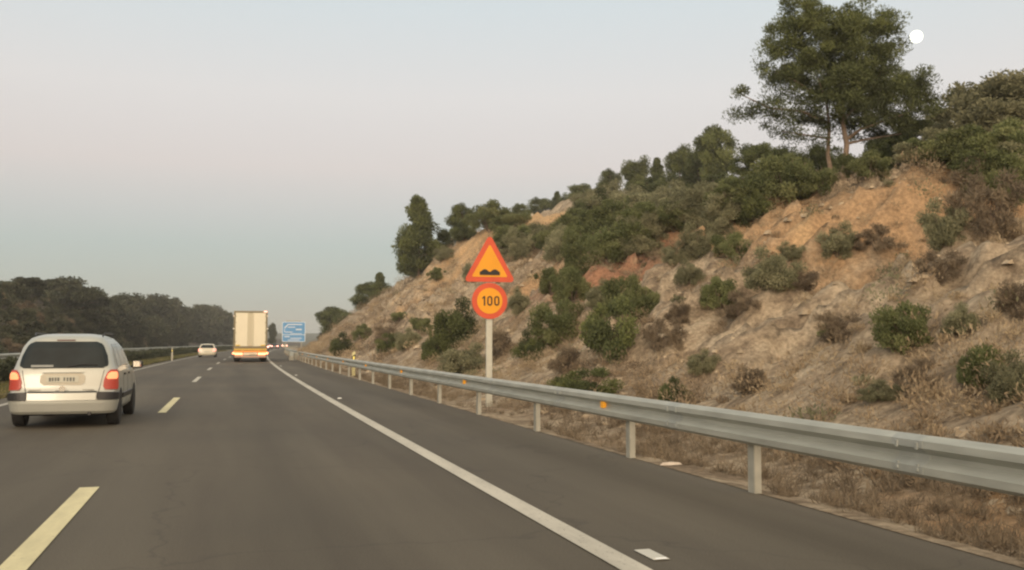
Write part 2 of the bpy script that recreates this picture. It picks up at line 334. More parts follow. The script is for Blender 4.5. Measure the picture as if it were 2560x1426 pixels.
def guardrail(name, label, u0, side, v0, v1, post_off, refl=None, dz=0, dv=4.0):
    root = empty(name, (0, 0, dz)); tag(root, label, 'guardrail')
    mb = MB(); sweep(mb, w_profile(u0, side), v0, v1, dv / 2); mb.build('beam', M_GALV, root, False)
    if refl:
        v = v0 + 2.2
        while v < min(v1, 60):
            sp_ = MB(); pr = [(a + side * .003 * (1 if i < 10 else -1), z) for i, (a, z) in enumerate(w_profile(u0, side))]; sweep(sp_, pr, v - .17, v + .17, .17)
            for zz, aa in ((.53, .082), (.715, .082), (.56, .075), (.69, .082)):
                for dv_ in (-.11, .11): x_ = u0 + side * (aa + .004) + float(cx(v)); sp_.box((x_, v + dv_, zz), (.012, .032, .03), .004)
            sp_.build('splice', mat('splice_steel', (.42, .44, .41), .55, metal=.3, var=.12, scale=8), root); v += 4.0
    v = post_off
    while v < v1:
        if refl and 12.5 < v < 13: v = 11.8
        if v > v0:
            p = MB(); c_post(p, u0 - side * .06 + float(cx(v)), v, -.3, .74, side=-side); p.box((u0 - side * .03 + float(cx(v)), v, .62), (.05, .10, .24)); p.build('post', M_POST, root)
        v += 4.0
    if refl:
        v = refl
        while v < min(v1, 90):
            r = MB(); x = u0 + side * .06 + float(cx(v)); r.add([(x - .005, v - .05, .585), (x + .045, v - .04, .585), (x + .045, v - .04, .665), (x - .005, v - .05, .665),
                (x - .005, v + .05, .585), (x + .045, v + .04, .585), (x + .045, v + .04, .665), (x - .005, v + .05, .665)], [(0, 1, 2, 3), (4, 7, 6, 5), (0, 4, 5, 1), (3, 2, 6, 7), (0, 3, 7, 4), (1, 5, 6, 2)]).build('reflector', M_ORG, root)
            v += 8.15
    return root
guardrail('guardrail', 'long galvanised steel guardrail with orange reflectors running beside the right shoulder', 4.95, -1, -8, 84, -7.3, 12.4, .02)
guardrail('guardrail', 'far stretch of steel guardrail curving below the blue sign', 5.3, -1, 96, 330, 98)
guardrail('guardrail', 'pale steel guardrail showing above the clipped median hedge', -9.0, 1, -10, 360, -8, None, .27)
# end block of the near rail
eb = empty('barrier_end', (4.35 + float(cx(87)), 86.6, 0)); tag(eb, 'pale sloping end piece where the near guardrail stops', 'barrier')
b = MB(); b.loops([[(-.18, 0, 0), (.25, 0, 0), (.20, 0, .38), (-.10, 0, .38)], [(.0, 2.2, 0), (.5, 2.2, 0), (.42, 2.2, .72), (.10, 2.2, .72)]]); b.build('ramp', mat('pale_concrete', (.48, .48, .42), .8, var=.1), eb)
b = MB(); b.box((.4, 2.6, .5), (.9, .08, .28), .02); b.box((.62, 2.6, .2), (.09, .09, .7)); b.build('end_plate', M_GALV, eb)

# ------------------------------------------------------------------ small road furniture
def delineator(x, y, z, label, h=.95, col=('pale_yellow_plastic', (.70, .66, .36))):
    r = empty('delineator_post', (x, y, z)); tag(r, label, 'marker post')
    b = MB(); b.prism([(-.07, 0), (.07, 0), (.07, h * .97), (.02, h), (-.07, h * .90)], -.04, .04); b.build('body', mat(*col, .5), r)
    b = MB(); b.prism([(-.073, h * .58), (.073, h * .66), (.073, h * .88), (-.073, h * .80)], -.044, .044); b.build('band', M_BLACK, r)
    b = MB(); b.box((0, -.048, h * .73), (.07, .008, .14)); b.build('reflector', mat('yellow_reflector', (.95, .80, .2), .3, emis=(1, .8, .2), es=.3), r)
    return r
p = at(884, 903, 44); delineator(p.x, p.y, .02, 'yellow and black marker post standing behind the right guardrail', 1.1)
p = at(430, 900, 84); delineator(p.x, p.y, 0, 'pale marker post on the verge in front of the median hedge', 1.15, ('pale_post_plastic', (.45, .44, .38)))
STUD = 0
M_STUD = mat('stud_reflector', (.85, .85, .8), .3, emis=(1, .98, .9), es=.12)  # glare of the retroreflector put in as a faint glow
studs = [(7.25, 'white road stud lying flat beside the edge line at the foot of the picture'), (27.3, 'white road stud shining beside the edge line, nearer than the end of the guardrail'), (47, 'small white road stud beside the edge line, second one ahead'), (66, 'tiny white road stud beside the edge line just behind the lorry')]
for i, (y, lab) in enumerate(studs):
    r = empty('road_stud', (2.87 + float(cx(y)), y - .9, .008)); tag(r, lab, 'road stud', 'studs along the edge line')
    L = .11 if i else .34; HS = .022 if i else .008
    b = MB(); b.loops([[(-.06, -L / 2, 0), (.06, -L / 2, 0), (.06, L / 2, 0), (-.06, L / 2, 0)], [(-.045, -L / 2 + .03, HS), (.045, -L / 2 + .03, HS), (.045, L / 2 - .03, HS), (-.045, L / 2 - .03, HS)]]); b.build('body', mat('stud_body', (.6, .59, .52), .5), r)
    b = MB(); b.add([(-.045, -L / 2 - .002, .004), (.045, -L / 2 - .002, .004), (.04, -L / 2 + .026, HS), (-.04, -L / 2 + .026, HS)], [(0, 1, 2, 3)]); b.build('reflector', M_STUD, r)
p = at(1676, 1163, 11.9); b = MB(); b.loops([[(-.15, -.02, 0), (.0, -.05, 0), (.16, 0, 0), (.03, .06, 0)], [(-.11, -.01, .03), (.0, -.03, .035), (.12, 0, .025), (.02, .04, .03)]])
tag(b.build('stone', mat('pale_stone', (.62, .55, .47), .8, var=.2), None, False, (p.x, p.y, .0)), 'flat pale stone lying at the edge of the asphalt under the guardrail', 'stone')

# ------------------------------------------------------------------ road works sign
SX, SY = 6.43, 23.85
sg = empty('road_sign', (SX, SY, -.12), rad(-3)); tag(sg, 'orange roadworks sign pair on a grey pole, bumpy road triangle above a round 100 limit', 'road sign')
M_SRED = mat('sign_red_orange', (.62, .082, .030), .5, var=.10, scale=2.5); M_SYEL = mat('sign_amber', (.80, .345, .008), .5, var=.07, scale=2); M_SBLK = mat('sign_black', (.012, .010, .008), .5)
M_SPOLE = mat('sign_pole_grey', (.52, .53, .47), .5, metal=.15, var=.06)
b = MB(); b.loops([[(x * .068, y * .04 + .06, z) for x, y in ((-1, -1), (1, -1), (1.15, -.8), (1.15, .8), (1, 1), (-1, 1), (-1.15, .8), (-1.15, -.8))] for z in (0, 4.0)]); b.build('pole', M_SPOLE, sg)
def rtri(cxx, cz, wd, ht, r, n=6):
    V = [(cxx - wd / 2, cz), (cxx + wd / 2, cz), (cxx, cz + ht)]; out = []
    for i in range(3):
        p = Vector(V[i]); a = (Vector(V[i - 1]) - p).normalized(); c = (Vector(V[(i + 1) % 3]) - p).normalized()
        hf = a.angle(c) / 2; dd = r / math.tan(hf); cen = p + (a + c).normalized() * (r / math.sin(hf))
        s = p + a * dd - cen; e_ = p + c * dd - cen; a0 = math.atan2(s.y, s.x); a1 = math.atan2(e_.y, e_.x)
        while a1 < a0: a1 += 2 * math.pi
        for k in range(n + 1): t = a0 + (a1 - a0) * k / n; out.append((cen.x + r * math.cos(t), cen.y + r * math.sin(t)))
    return out
def disc(x, z, r, n=48): return [(x + r * math.cos(2 * math.pi * k / n), z + r * math.sin(2 * math.pi * k / n)) for k in range(n)]
ZB = 3.14
o = MB().prism(rtri(0, ZB, 1.34, 1.22, .075), -.02, .015).build('warning_panel', M_SRED, sg)
MB().prism(rtri(0, ZB + .125, .93, .83, .025), -.026, -.0205).build('face', M_SYEL, o)
hump = [(-.26, ZB + .17), (.26, ZB + .17)]
for k in range(17):
    t = k / 16; x = .26 - .52 * t; z = ZB + .235 + .085 * (math.sin(abs(t - .5) * 2 * math.pi) ** 1.0 if 1 else 0) + .03 * (1 - abs(t - .5) * 2) * 0
    hump.append((x, max(z, ZB + .25)))
MB().prism(hump, -.032, -.0265).build('symbol', M_SBLK, o)
CZ = 2.66
o = MB().prism(disc(0, CZ, .455), -.02, .015).build('speed_panel', M_SRED, sg)
MB().prism(disc(0, CZ, .325), -.026, -.0205).build('face', M_SYEL, o)
def ring0(x, z, w, h, th):
    def st(w, h, n=8):
        r = w / 2; o = []
        for k in range(n + 1): a = math.pi * k / n; o.append((x + r * math.cos(a), z + h / 2 - r + r * math.sin(a)))
        for k in range(n + 1): a = math.pi + math.pi * k / n; o.append((x + r * math.cos(a), z - h / 2 + r + r * math.sin(a)))
        return o
    A, B = st(w, h), st(w - 2 * th, h - 2 * th); mb = MB(); n = len(A)
    mb.add([(a, -.032, c) for a, c in A] + [(a, -.032, c) for a, c in B], [(i, (i + 1) % n, n + (i + 1) % n, n + i) for i in range(n)]); return mb
ring0(.0, CZ - .0, .135, .245, .036).build('digit', M_SBLK, o); ring0(.18, CZ, .135, .245, .036).build('digit', M_SBLK, o)
mb = MB(); mb.prism([(-.155, CZ - .122), (-.118, CZ - .122), (-.118, CZ + .122), (-.15, CZ + .122), (-.195, CZ + .075), (-.195, CZ + .045), (-.155, CZ + .07)], -.032, -.0265); mb.build('digit', M_SBLK, o)
for z in (2.45, 2.9, 3.3, 3.7): MB().box((0, .035, z), (.30, .03, .05)).build('bracket', M_SPOLE, sg)

# ------------------------------------------------------------------ blue direction sign
p = at(734, 855, 150); bs = empty('direction_sign', (p.x, p.y, 0)); tag(bs, 'large blue motorway direction sign with white border far ahead right of the lorry', 'road sign')
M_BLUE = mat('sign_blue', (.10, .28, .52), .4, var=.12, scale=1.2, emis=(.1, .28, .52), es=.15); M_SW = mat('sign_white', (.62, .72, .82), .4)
def rrect(x0, x1, z0, z1, r, n=5):
    o = []
    for (a, b_, st) in ((x1 - r, z1 - r, 0), (x0 + r, z1 - r, 90), (x0 + r, z0 + r, 180), (x1 - r, z0 + r, 270)):
        for k in range(n + 1): t = rad(st + 90 * k / n); o.append((a + r * math.cos(t), b_ + r * math.sin(t)))
    return o
for x in (-1.2, 1.2): MB().box((x, .12, 1.6), (.14, .14, 3.2)).build('pole', M_POST, bs)
o = MB().prism(rrect(-1.75, 1.75, 1.70, 4.78, .22), -.03, .03).build('panel', M_SW, bs)
MB().prism(rrect(-1.65, 1.65, 2.85, 4.68, .15), -.036, -.0305).build('upper_face', M_BLUE, o); MB().prism(rrect(-1.65, 1.65, 1.80, 2.75, .15), -.036, -.0305).build('lower_face', M_BLUE, o)
mb = MB()
for x0, x1, z, t in ((-.9, 1.25, 4.36, .16), (-.9, .2, 3.95, .13), (.3, 1.2, 3.6, .22), (-1.3, -.2, 3.2, .13), (-.5, 1.2, 2.95, .09), (-1.4, -.6, 2.5, .16), (-.5, 1.2, 2.25, .13), (-.9, .9, 1.98, .11)):
    mb.box(((x0 + x1) / 2, -.040, z), (x1 - x0, .006, t))
mb.prism([(-1.45, 3.9), (-1.3, 3.75), (-.85, 4.25), (-.9, 4.42)], -.044, -.038); mb.box((-1.38, -.04, 3.45), (.1, .006, .5)); mb.build('lettering', mat('sign_letter_white', (.66, .74, .84), .4), o)
MB().box((.0, .1, 4.9), (2.2, .1, .12), .02).build('top_rail', M_POST, bs)

# ------------------------------------------------------------------ cars
class Shell:
    def __init__(s, rows, bow=.10): s.rows = np.array(rows, float); s.bow = bow
    def par(s, z): return [float(np.interp(z, s.rows[:, 0], s.rows[:, k])) for k in (1, 2, 3, 4, 5)]   # y0,y1,w,rr,rf
    def pt(s, t, z):     # t: arc length from the centre of the tail; sign = side
        y0, y1, w, rr, rf = s.par(z); sg_ = 1 if t >= 0 else -1; t = abs(t)
        a = w - rr; arc = rr * math.pi / 2; side = (y1 - rf) - (y0 + rr); arcf = rf * math.pi / 2
        if t <= a: x, y = t, y0
        elif t <= a + arc: q = (t - a) / rr; x, y = a + rr * math.sin(q), y0 + rr * (1 - math.cos(q))
        elif t <= a + arc + side: x, y = w, y0 + rr + (t - a - arc)
        elif t <= a + arc + side + arcf: q = (t - a - arc - side) / rf; x, y = w - rf + rf * math.cos(q), y1 - rf + rf * math.sin(q)
        else: x, y = max(0, w - rf - (t - a - arc - side - arcf)), y1
        L = y1 - y0; fr = (y - y0) / max(L, .01)
        y += s.bow * (x / max(w, .1)) ** 2 * (1 - 2 * fr) * (w / .87)
        return Vector((sg_ * x, y, z))
    def tl(s, z):
        y0, y1, w, rr, rf = s.par(z); return (w - rr, rr * math.pi / 2, (y1 - rf) - (y0 + rr), rf * math.pi / 2, w - rf)
    def side_t(s, y, z):  # arc length where the flank reaches station y
        y0, y1, w, rr, rf = s.par(z); return (w - rr) + rr * math.pi / 2 + (y - y0 - rr)
    def front_t(s, x, z):
        a = s.tl(z); return a[0] + a[1] + a[2] + a[3] + (a[4] - x)
    def nrm(s, t, z):
        e_ = .01; a = s.pt(t + e_, z) - s.pt(t - e_, z); b_ = s.pt(t, z + e_) - s.pt(t, z - e_); n = a.cross(b_)
        if n.length < 1e-9: return Vector((0, -1, 0))
        n.normalize(); return n
    def body(s, zs, name, m, parent):
        L = []
        for z in zs:
            a, c, sd_, cf, fr = s.tl(z); ts = list(np.linspace(0, a, 6)[:-1]) + list(np.linspace(a, a + c, 7)[:-1]) + list(np.linspace(a + c, a + c + sd_, 18)[:-1]) + list(np.linspace(a + c + sd_, a + c + sd_ + cf, 7)[:-1]) + list(np.linspace(a + c + sd_ + cf, a + c + sd_ + cf + fr, 6))
            L.append([s.pt(t, z) for t in ts] + [s.pt(-t if t > 0 else -1e-6, z) for t in reversed(ts[1:-1])])
        o = MB().loops(L).build(name, m, parent, True); return o
    def patch(s, name, rows, off, m, parent, n=14, nz=10, rnd=0):
        rows = sorted(rows); z = [r[0] for r in rows]; zs = np.linspace(z[0], z[-1], nz); G = []
        for i, zz in enumerate(zs):
            t0 = np.interp(zz, z, [r[1] for r in rows]); t1 = np.interp(zz, z, [r[2] for r in rows])
            if rnd:
                q = min(zz - z[0], z[-1] - zz); 
                if q < rnd: c = rnd - math.sqrt(max(0, rnd * rnd - (rnd - q) ** 2)); t0 += c; t1 -= c
            G.append([s.pt(t, zz) + s.nrm(t, zz) * off for t in np.linspace(t0, t1, n)])
        mb = MB(); nn = n; vs = [p for r in G for p in r]; fs = [(i * nn + j, i * nn + j + 1, (i + 1) * nn + j + 1, (i + 1) * nn + j) for i in range(nz - 1) for j in range(nn - 1)]
        ring = [j for j in range(nn)] + [i * nn + nn - 1 for i in range(1, nz)] + [(nz - 1) * nn + j for j in range(nn - 2, -1, -1)] + [i * nn for i in range(nz - 2, 0, -1)]
        cen = Vector((0, 2.1, .9)); base = len(vs)
        for i in ring: q = vs[i]; vs.append(q + (cen - q).normalized() * (abs(off) + .012))
        k = len(ring); fs += [(ring[i], base + i, base + (i + 1) % k, ring[(i + 1) % k]) for i in range(k)]
        mb.add(vs, fs); return mb.build(name, m, parent, False)
def wheel(parent, x, y, r, w=.19, rim=True):
    sg_ = 1 if x > 0 else -1
    prof = [(r * .62, -.5), (r * .93, -.5), (r, -.36), (r, .36), (r * .93, .5), (r * .62, .5)]
    def lathe(P, n=28): return [[(x + b_ * w, y + a * math.cos(2 * math.pi * k / n), r + a * math.sin(2 * math.pi * k / n)) for k in range(n)] for a, b_ in P]
    t = MB().loops(lathe(prof)).build('wheel', M_RUB, parent, False)
    if rim:
        rm = MB(); rm.loops(lathe([(r * .64, sg_ * .40), (r * .60, sg_ * .47), (r * .52, sg_ * .42), (r * .15, sg_ * .46)]))
        rm.build('rim', mat('rim_alloy', (.35, .35, .35), .35, metal=.7), t)
    return t
M_SILVER = mat('silver_paint', (.50, .52, .48), .36, metal=.35, var=.04, scale=2, coat=.4)
M_GLASS = mat('tinted_glass', (.016, .024, .028), .18, spec=.28, var=.4, scale=2); M_GLASS2 = mat('side_glass', (.22, .22, .22), .15, spec=.8)
M_TRED = mat('tail_red', (.36, .055, .04), .3, emis=(1, .12, .06), es=.10); M_TON = mat('tail_lit', (1, .25, .1), .3, emis=(1, .36, .16), es=1.15)
M_CHR = mat('chrome', (.7, .7, .68), .2, metal=.9)
VAN = Shell([ # z, y0, y1, halfwidth, rear radius, front radius
 (.24, .10, 4.22, .78, .16, .3), (.30, .03, 4.28, .835, .2, .35), (.46, .0, 4.32, .865, .22, .4), (.60, .02, 4.30, .872, .22, .45), (.66, .07, 4.26, .872, .2, .5), (.80, .09, 4.18, .868, .2, .55),
 (.92, .11, 3.85, .862, .2, .5), (1.0, .135, 3.40, .845, .2, .4), (1.06, .16, 3.15, .825, .2, .35), (1.2, .22, 2.95, .785, .2, .3), (1.4, .31, 2.62, .725, .2, .3), (1.5, .37, 2.42, .66, .2, .3),
 (1.56, .42, 2.28, .61, .2, .3), (1.60, .50, 2.12, .53, .2, .3), (1.63, .66, 1.95, .43, .2, .25), (1.645, .95, 1.7, .32, .15, .2)])
def make_van(x, y):
    r = empty('minivan', (x, y, 0), rad(-.5)); tag(r, 'silver minivan with lit tail lamps driving in the left lane', 'car')
    body = VAN.body([.24, .27, .30, .36, .46, .54, .60, .63, .66, .73, .8, .86, .92, .96, 1.0, 1.03, 1.06, 1.13, 1.2, 1.3, 1.4, 1.45, 1.5, 1.53, 1.56, 1.58, 1.60, 1.615, 1.63, 1.64, 1.645], 'body', M_SILVER, r)
    gl = VAN.patch('rear_window', [(1.035, -.735, .735), (1.25, -.70, .70), (1.50, -.59, .59)], .006, M_GLASS, r, 22, 14, .09)
    MB().tube([(.05, .145, 1.06), (.30, .165, 1.10), (.55, .20, 1.09)], [.012, .01, .008], 6).build('wiper', M_BLACK, gl)
    MB().box((-.34, .145, 1.075), (.36, .02, .045), .01).build('sticker', mat('pale_sticker', (.35, .38, .38), .5), gl)
    for sgn in (-1, 1):
        for ya, yb, zt in ((.62, 1.25, 1.46), (1.33, 2.05, 1.47), (2.13, 2.72, 1.42)):
            rows = []
            for z in np.linspace(1.04, zt, 5):
                k = (z - 1.04) / (zt - 1.04); y1 = yb - (k * .38 if ya > 2 else 0); y0 = ya + (k * .12 if ya < 1 else 0); a, b_ = VAN.side_t(y0, z), VAN.side_t(y1, z)
                rows.append((z, *((a, b_) if sgn > 0 else (-b_, -a))))
            VAN.patch('side_window', rows, .006, M_GLASS2, r, 8, 8, .03)
        # tail lamps wrap round the corner
        a, b_ = (.66, .95) if sgn > 0 else (-.95, -.66)
        lamp = VAN.patch('tail_light', [(.655, a, b_), (.82, a, b_), (1.0, a + (.07 if sgn > 0 else 0), b_ - (0 if sgn > 0 else .07))], .022, M_TRED, r, 12, 8, .03)
        a, b_ = (.685, .90) if sgn > 0 else (-.90, -.685)
        VAN.patch('lens', [(.84, a, b_), (.96, a + (.05 if sgn > 0 else 0), b_ - (0 if sgn > 0 else .05))], .030, M_TON, lamp, 8, 5, .03)
        a, b_ = (.56, 1.05) if sgn > 0 else (-1.05, -.56)
        VAN.patch('bumper_strip', [(.485, a, b_), (.60, a, b_)], .040, M_BLACK, r, 12, 4, .015)
        # flank mouldings, arches
        t0, t1 = VAN.side_t(1.15, .5), VAN.side_t(2.95, .5); a, b_ = (t0, t1) if sgn > 0 else (-t1, -t0)
        VAN.patch('side_moulding', [(.46, a, b_), (.55, a, b_)], .018, M_BLACK, r, 10, 3)
        for yc in (.78, 3.42):
            rows = []
            for z in np.linspace(.245, .66, 8):
                hw = math.sqrt(max(.0001, .365 ** 2 - (z - .30) ** 2)); a, b_ = VAN.side_t(yc - hw, z), VAN.side_t(yc + hw, z); rows.append((z, *((a, b_) if sgn > 0 else (-b_, -a))))
            VAN.patch('wheel_arch', rows, .005, M_RUB, r, 8, 10)
            wheel(r, sgn * .775, yc, .31, .2)
        # door seams
        for ys in (1.29, 2.09, 3.0):
            rows = []
            for z in np.linspace(.35, 1.02, 6): a = VAN.side_t(ys, z); rows.append((z, *((a, a + .012) if sgn > 0 else (-a - .012, -a))))
            VAN.patch('door_gap', rows, .003, M_BLACK, r, 2, 6)
        for yh in (1.42, 2.22):
            a = VAN.side_t(yh, .9); q = (a, a + .17) if sgn > 0 else (-a - .17, -a); VAN.patch('door_handle', [(.88, *q), (.915, *q)], .025, M_BLACK, r, 4, 3)
        m_ = MB(); m_.box((sgn * .985, 2.78, 1.05), (.20, .10, .15), .03); o = m_.build('wing_mirror', M_BLACK, r)
        MB().box((sgn * .985, 2.722, 1.055), (.15, .006, .11)).build('mirror_glass', mat('mirror', (.85, .85, .85), .05, metal=1), o)
        MB().box((sgn * .89, 2.80, 1.01), (.07, .05, .04)).build('mirror_arm', M_BLACK, o)
        MB().tube([(sgn * .56, .72, 1.60), (sgn * .585, .9, 1.655), (sgn * .585, 2.0, 1.645), (sgn * .56, 2.2, 1.59)], [.014] * 4, 6).build('roof_rail', M_BLACK, r)
    VAN.patch('bumper', [(.27, -.98, .98), (.34, -1.05, 1.05), (.46, -1.1, 1.1), (.475, -1.1, 1.1)], .028, M_SILVER, r, 40, 7, .03)
    VAN.patch('bumper_top', [(.482, -.55, .55), (.60, -.55, .55)], .026, M_SILVER, r, 30, 4)
    VAN.patch('tailgate_gap', [(.605, -.56, .56), (.615, -.56, .56)], .030, M_BLACK, r, 20, 2)
    for sgn in (-1, 1): VAN.patch('tailgate_gap', [(.62, sgn * .585 - .005, sgn * .585 + .005), (1.0, sgn * .66 - .005, sgn * .66 + .005)], .003, M_BLACK, r, 2, 6)
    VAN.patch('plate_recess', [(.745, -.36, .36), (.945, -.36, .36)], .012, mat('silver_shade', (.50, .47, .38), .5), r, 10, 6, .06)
    pl = VAN.patch('number_plate', [(.79, -.26, .26), (.90, -.26, .26)], .020, mat('plate_white', (.50, .50, .42), .5), r, 8, 3)
    mb = MB()
    for k, xx in enumerate((-.20, -.155, -.11, -.065, .03, .08, .13, .18)): mb.box((xx, .075, .845), (.026 if k % 3 else .034, .004, .065))
    mb.build('lettering', mat('plate_ink', (.16, .17, .16), .6), pl)
    VAN.patch('plate_lamp_bar', [(.955, -.34, .34), (.985, -.33, .33)], .03, M_SILVER, r, 10, 4, .012)
    MB().prism(disc(.0, .685, .052, 20), .055, .075).build('badge', M_CHR, r)
    MB().box((0, .07, .645), (.22, .02, .018), .004).build('handle', M_BLACK, r)
    for xx in (-.44, .42): MB().box((xx, .082, .66), (.19, .008, .016)).build('lettering', mat('dull_chrome', (.3, .3, .27), .4, metal=.5), r)
    a = VAN.patch('high_brake_light', [(1.515, -.15, .15), (1.53, -.15, .15)], .01, mat('dark_red', (.10, .02, .02), .4), r, 6, 3)
    MB().box((0, 2.1, .26), (1.45, 3.7, .10), .04).build('underbody', M_RUB, r)
    MB().tube([(.45, .02, .25), (.45, .3, .25)], [.03, .03], 8).build('exhaust', M_BLACK, r)
    # front, seen only from other sides
    z0, z1 = 1.06, 1.5; VAN.patch('windscreen', [(z, VAN.front_t(w_, z), VAN.front_t(0, z) - .001) for z, w_ in ((z0, .68), (z1, .5))], .006, M_GLASS, r, 10, 8)
    VAN.patch('windscreen', [(z, -VAN.front_t(0, z) + .001, -VAN.front_t(w_, z)) for z, w_ in ((z0, .68), (z1, .5))], .006, M_GLASS, r, 10, 8)
    return r
make_van(-2.67, 18.55)

SED = Shell([(.22, .12, 4.2, .76, .18, .3), (.30, .03, 4.3, .84, .2, .35), (.48, .0, 4.35, .88, .22, .4), (.62, .03, 4.3, .885, .22, .45), (.78, .06, 4.1, .875, .2, .5), (.88, .10, 3.6, .86, .2, .45), (.94, .16, 3.2, .84, .2, .35),
 (1.1, .28, 2.9, .77, .2, .3), (1.28, .42, 2.5, .70, .2, .3), (1.36, .52, 2.25, .65, .2, .3), (1.41, .72, 2.0, .54, .2, .25), (1.43, 1.0, 1.7, .35, .15, .2)])
def make_far_car(x, y, paint, label, name='car', lit=2.5, group=None, rz=0):
    r = empty(name, (x, y, 0), rz); tag(r, label, 'car', group)
    SED.body([.22, .3, .38, .48, .55, .62, .7, .78, .83, .88, .94, 1.02, 1.1, 1.2, 1.28, 1.36, 1.39, 1.41, 1.43], 'body', paint, r)
    SED.patch('rear_window', [(.98, -.68, .68), (1.32, -.56, .56)], .006, M_GLASS, r, 12, 6, .05)
    for sgn in (-1, 1):
        a, b_ = (.56, .95) if sgn > 0 else (-.95, -.56)
        SED.patch('tail_light', [(.66, a, b_), (.88, a, b_)], .02, mat('far_tail_%d' % int(lit * 10), (1, .2, .12), .4, emis=(1, .42, .32), es=lit), r, 8, 4, .02)
        rows = [(z, *sorted((sgn * SED.side_t(.75, z), sgn * SED.side_t(2.9 - (z - .96) * 1.3, z)))) for z in (.97, 1.1, 1.26)]
        SED.patch('side_window', rows, .006, M_GLASS, r, 8, 5)
        wheel(r, sgn * .78, .8, .31, .2); wheel(r, sgn * .78, 3.4, .31, .2)
    SED.patch('number_plate', [(.52, -.26, .26), (.63, -.26, .26)], .012, mat('plate_white', (.6, .6, .5), .5), r, 5, 3)
    SED.patch('bumper', [(.25, -1.0, 1.0), (.45, -1.0, 1.0)], .022, paint, r, 20, 4)
    return r
M_PWHITE = mat('cream_white_paint', (.66, .63, .50), .35, coat=.4); M_PDARK = mat('dark_paint', (.05, .055, .06), .3, coat=.4); M_PGREY = mat('grey_paint', (.25, .25, .25), .35, coat=.3)
def uv(u, v): return u + float(cx(v)), v
x, y = uv(-3.55, 108); make_far_car(x, y, M_PWHITE, 'cream white car with lit tail lamps ahead in the left lane', 'car', 1.6, rz=-.03)
for u, v, pnt, lab in ((-3.3, 190, M_PDARK, 'dark far car with glowing tail lamps just left of the lorry'), (1.0, 205, M_PGREY, 'grey far car just right of the lorry with lit tail lamps'), (1.4, 262, M_PDARK, 'dark far car under the left half of the blue sign'),
                     (-2.4, 300, M_PGREY, 'grey far car partly behind the others left of the blue sign'), (1.2, 330, M_PWHITE, 'pale far car farthest ahead under the blue sign')):
    x, y = uv(u, v); make_far_car(x, y, pnt, lab, 'car', 6.0, 'far cars ahead on the motorway', rz=-v / 3000)

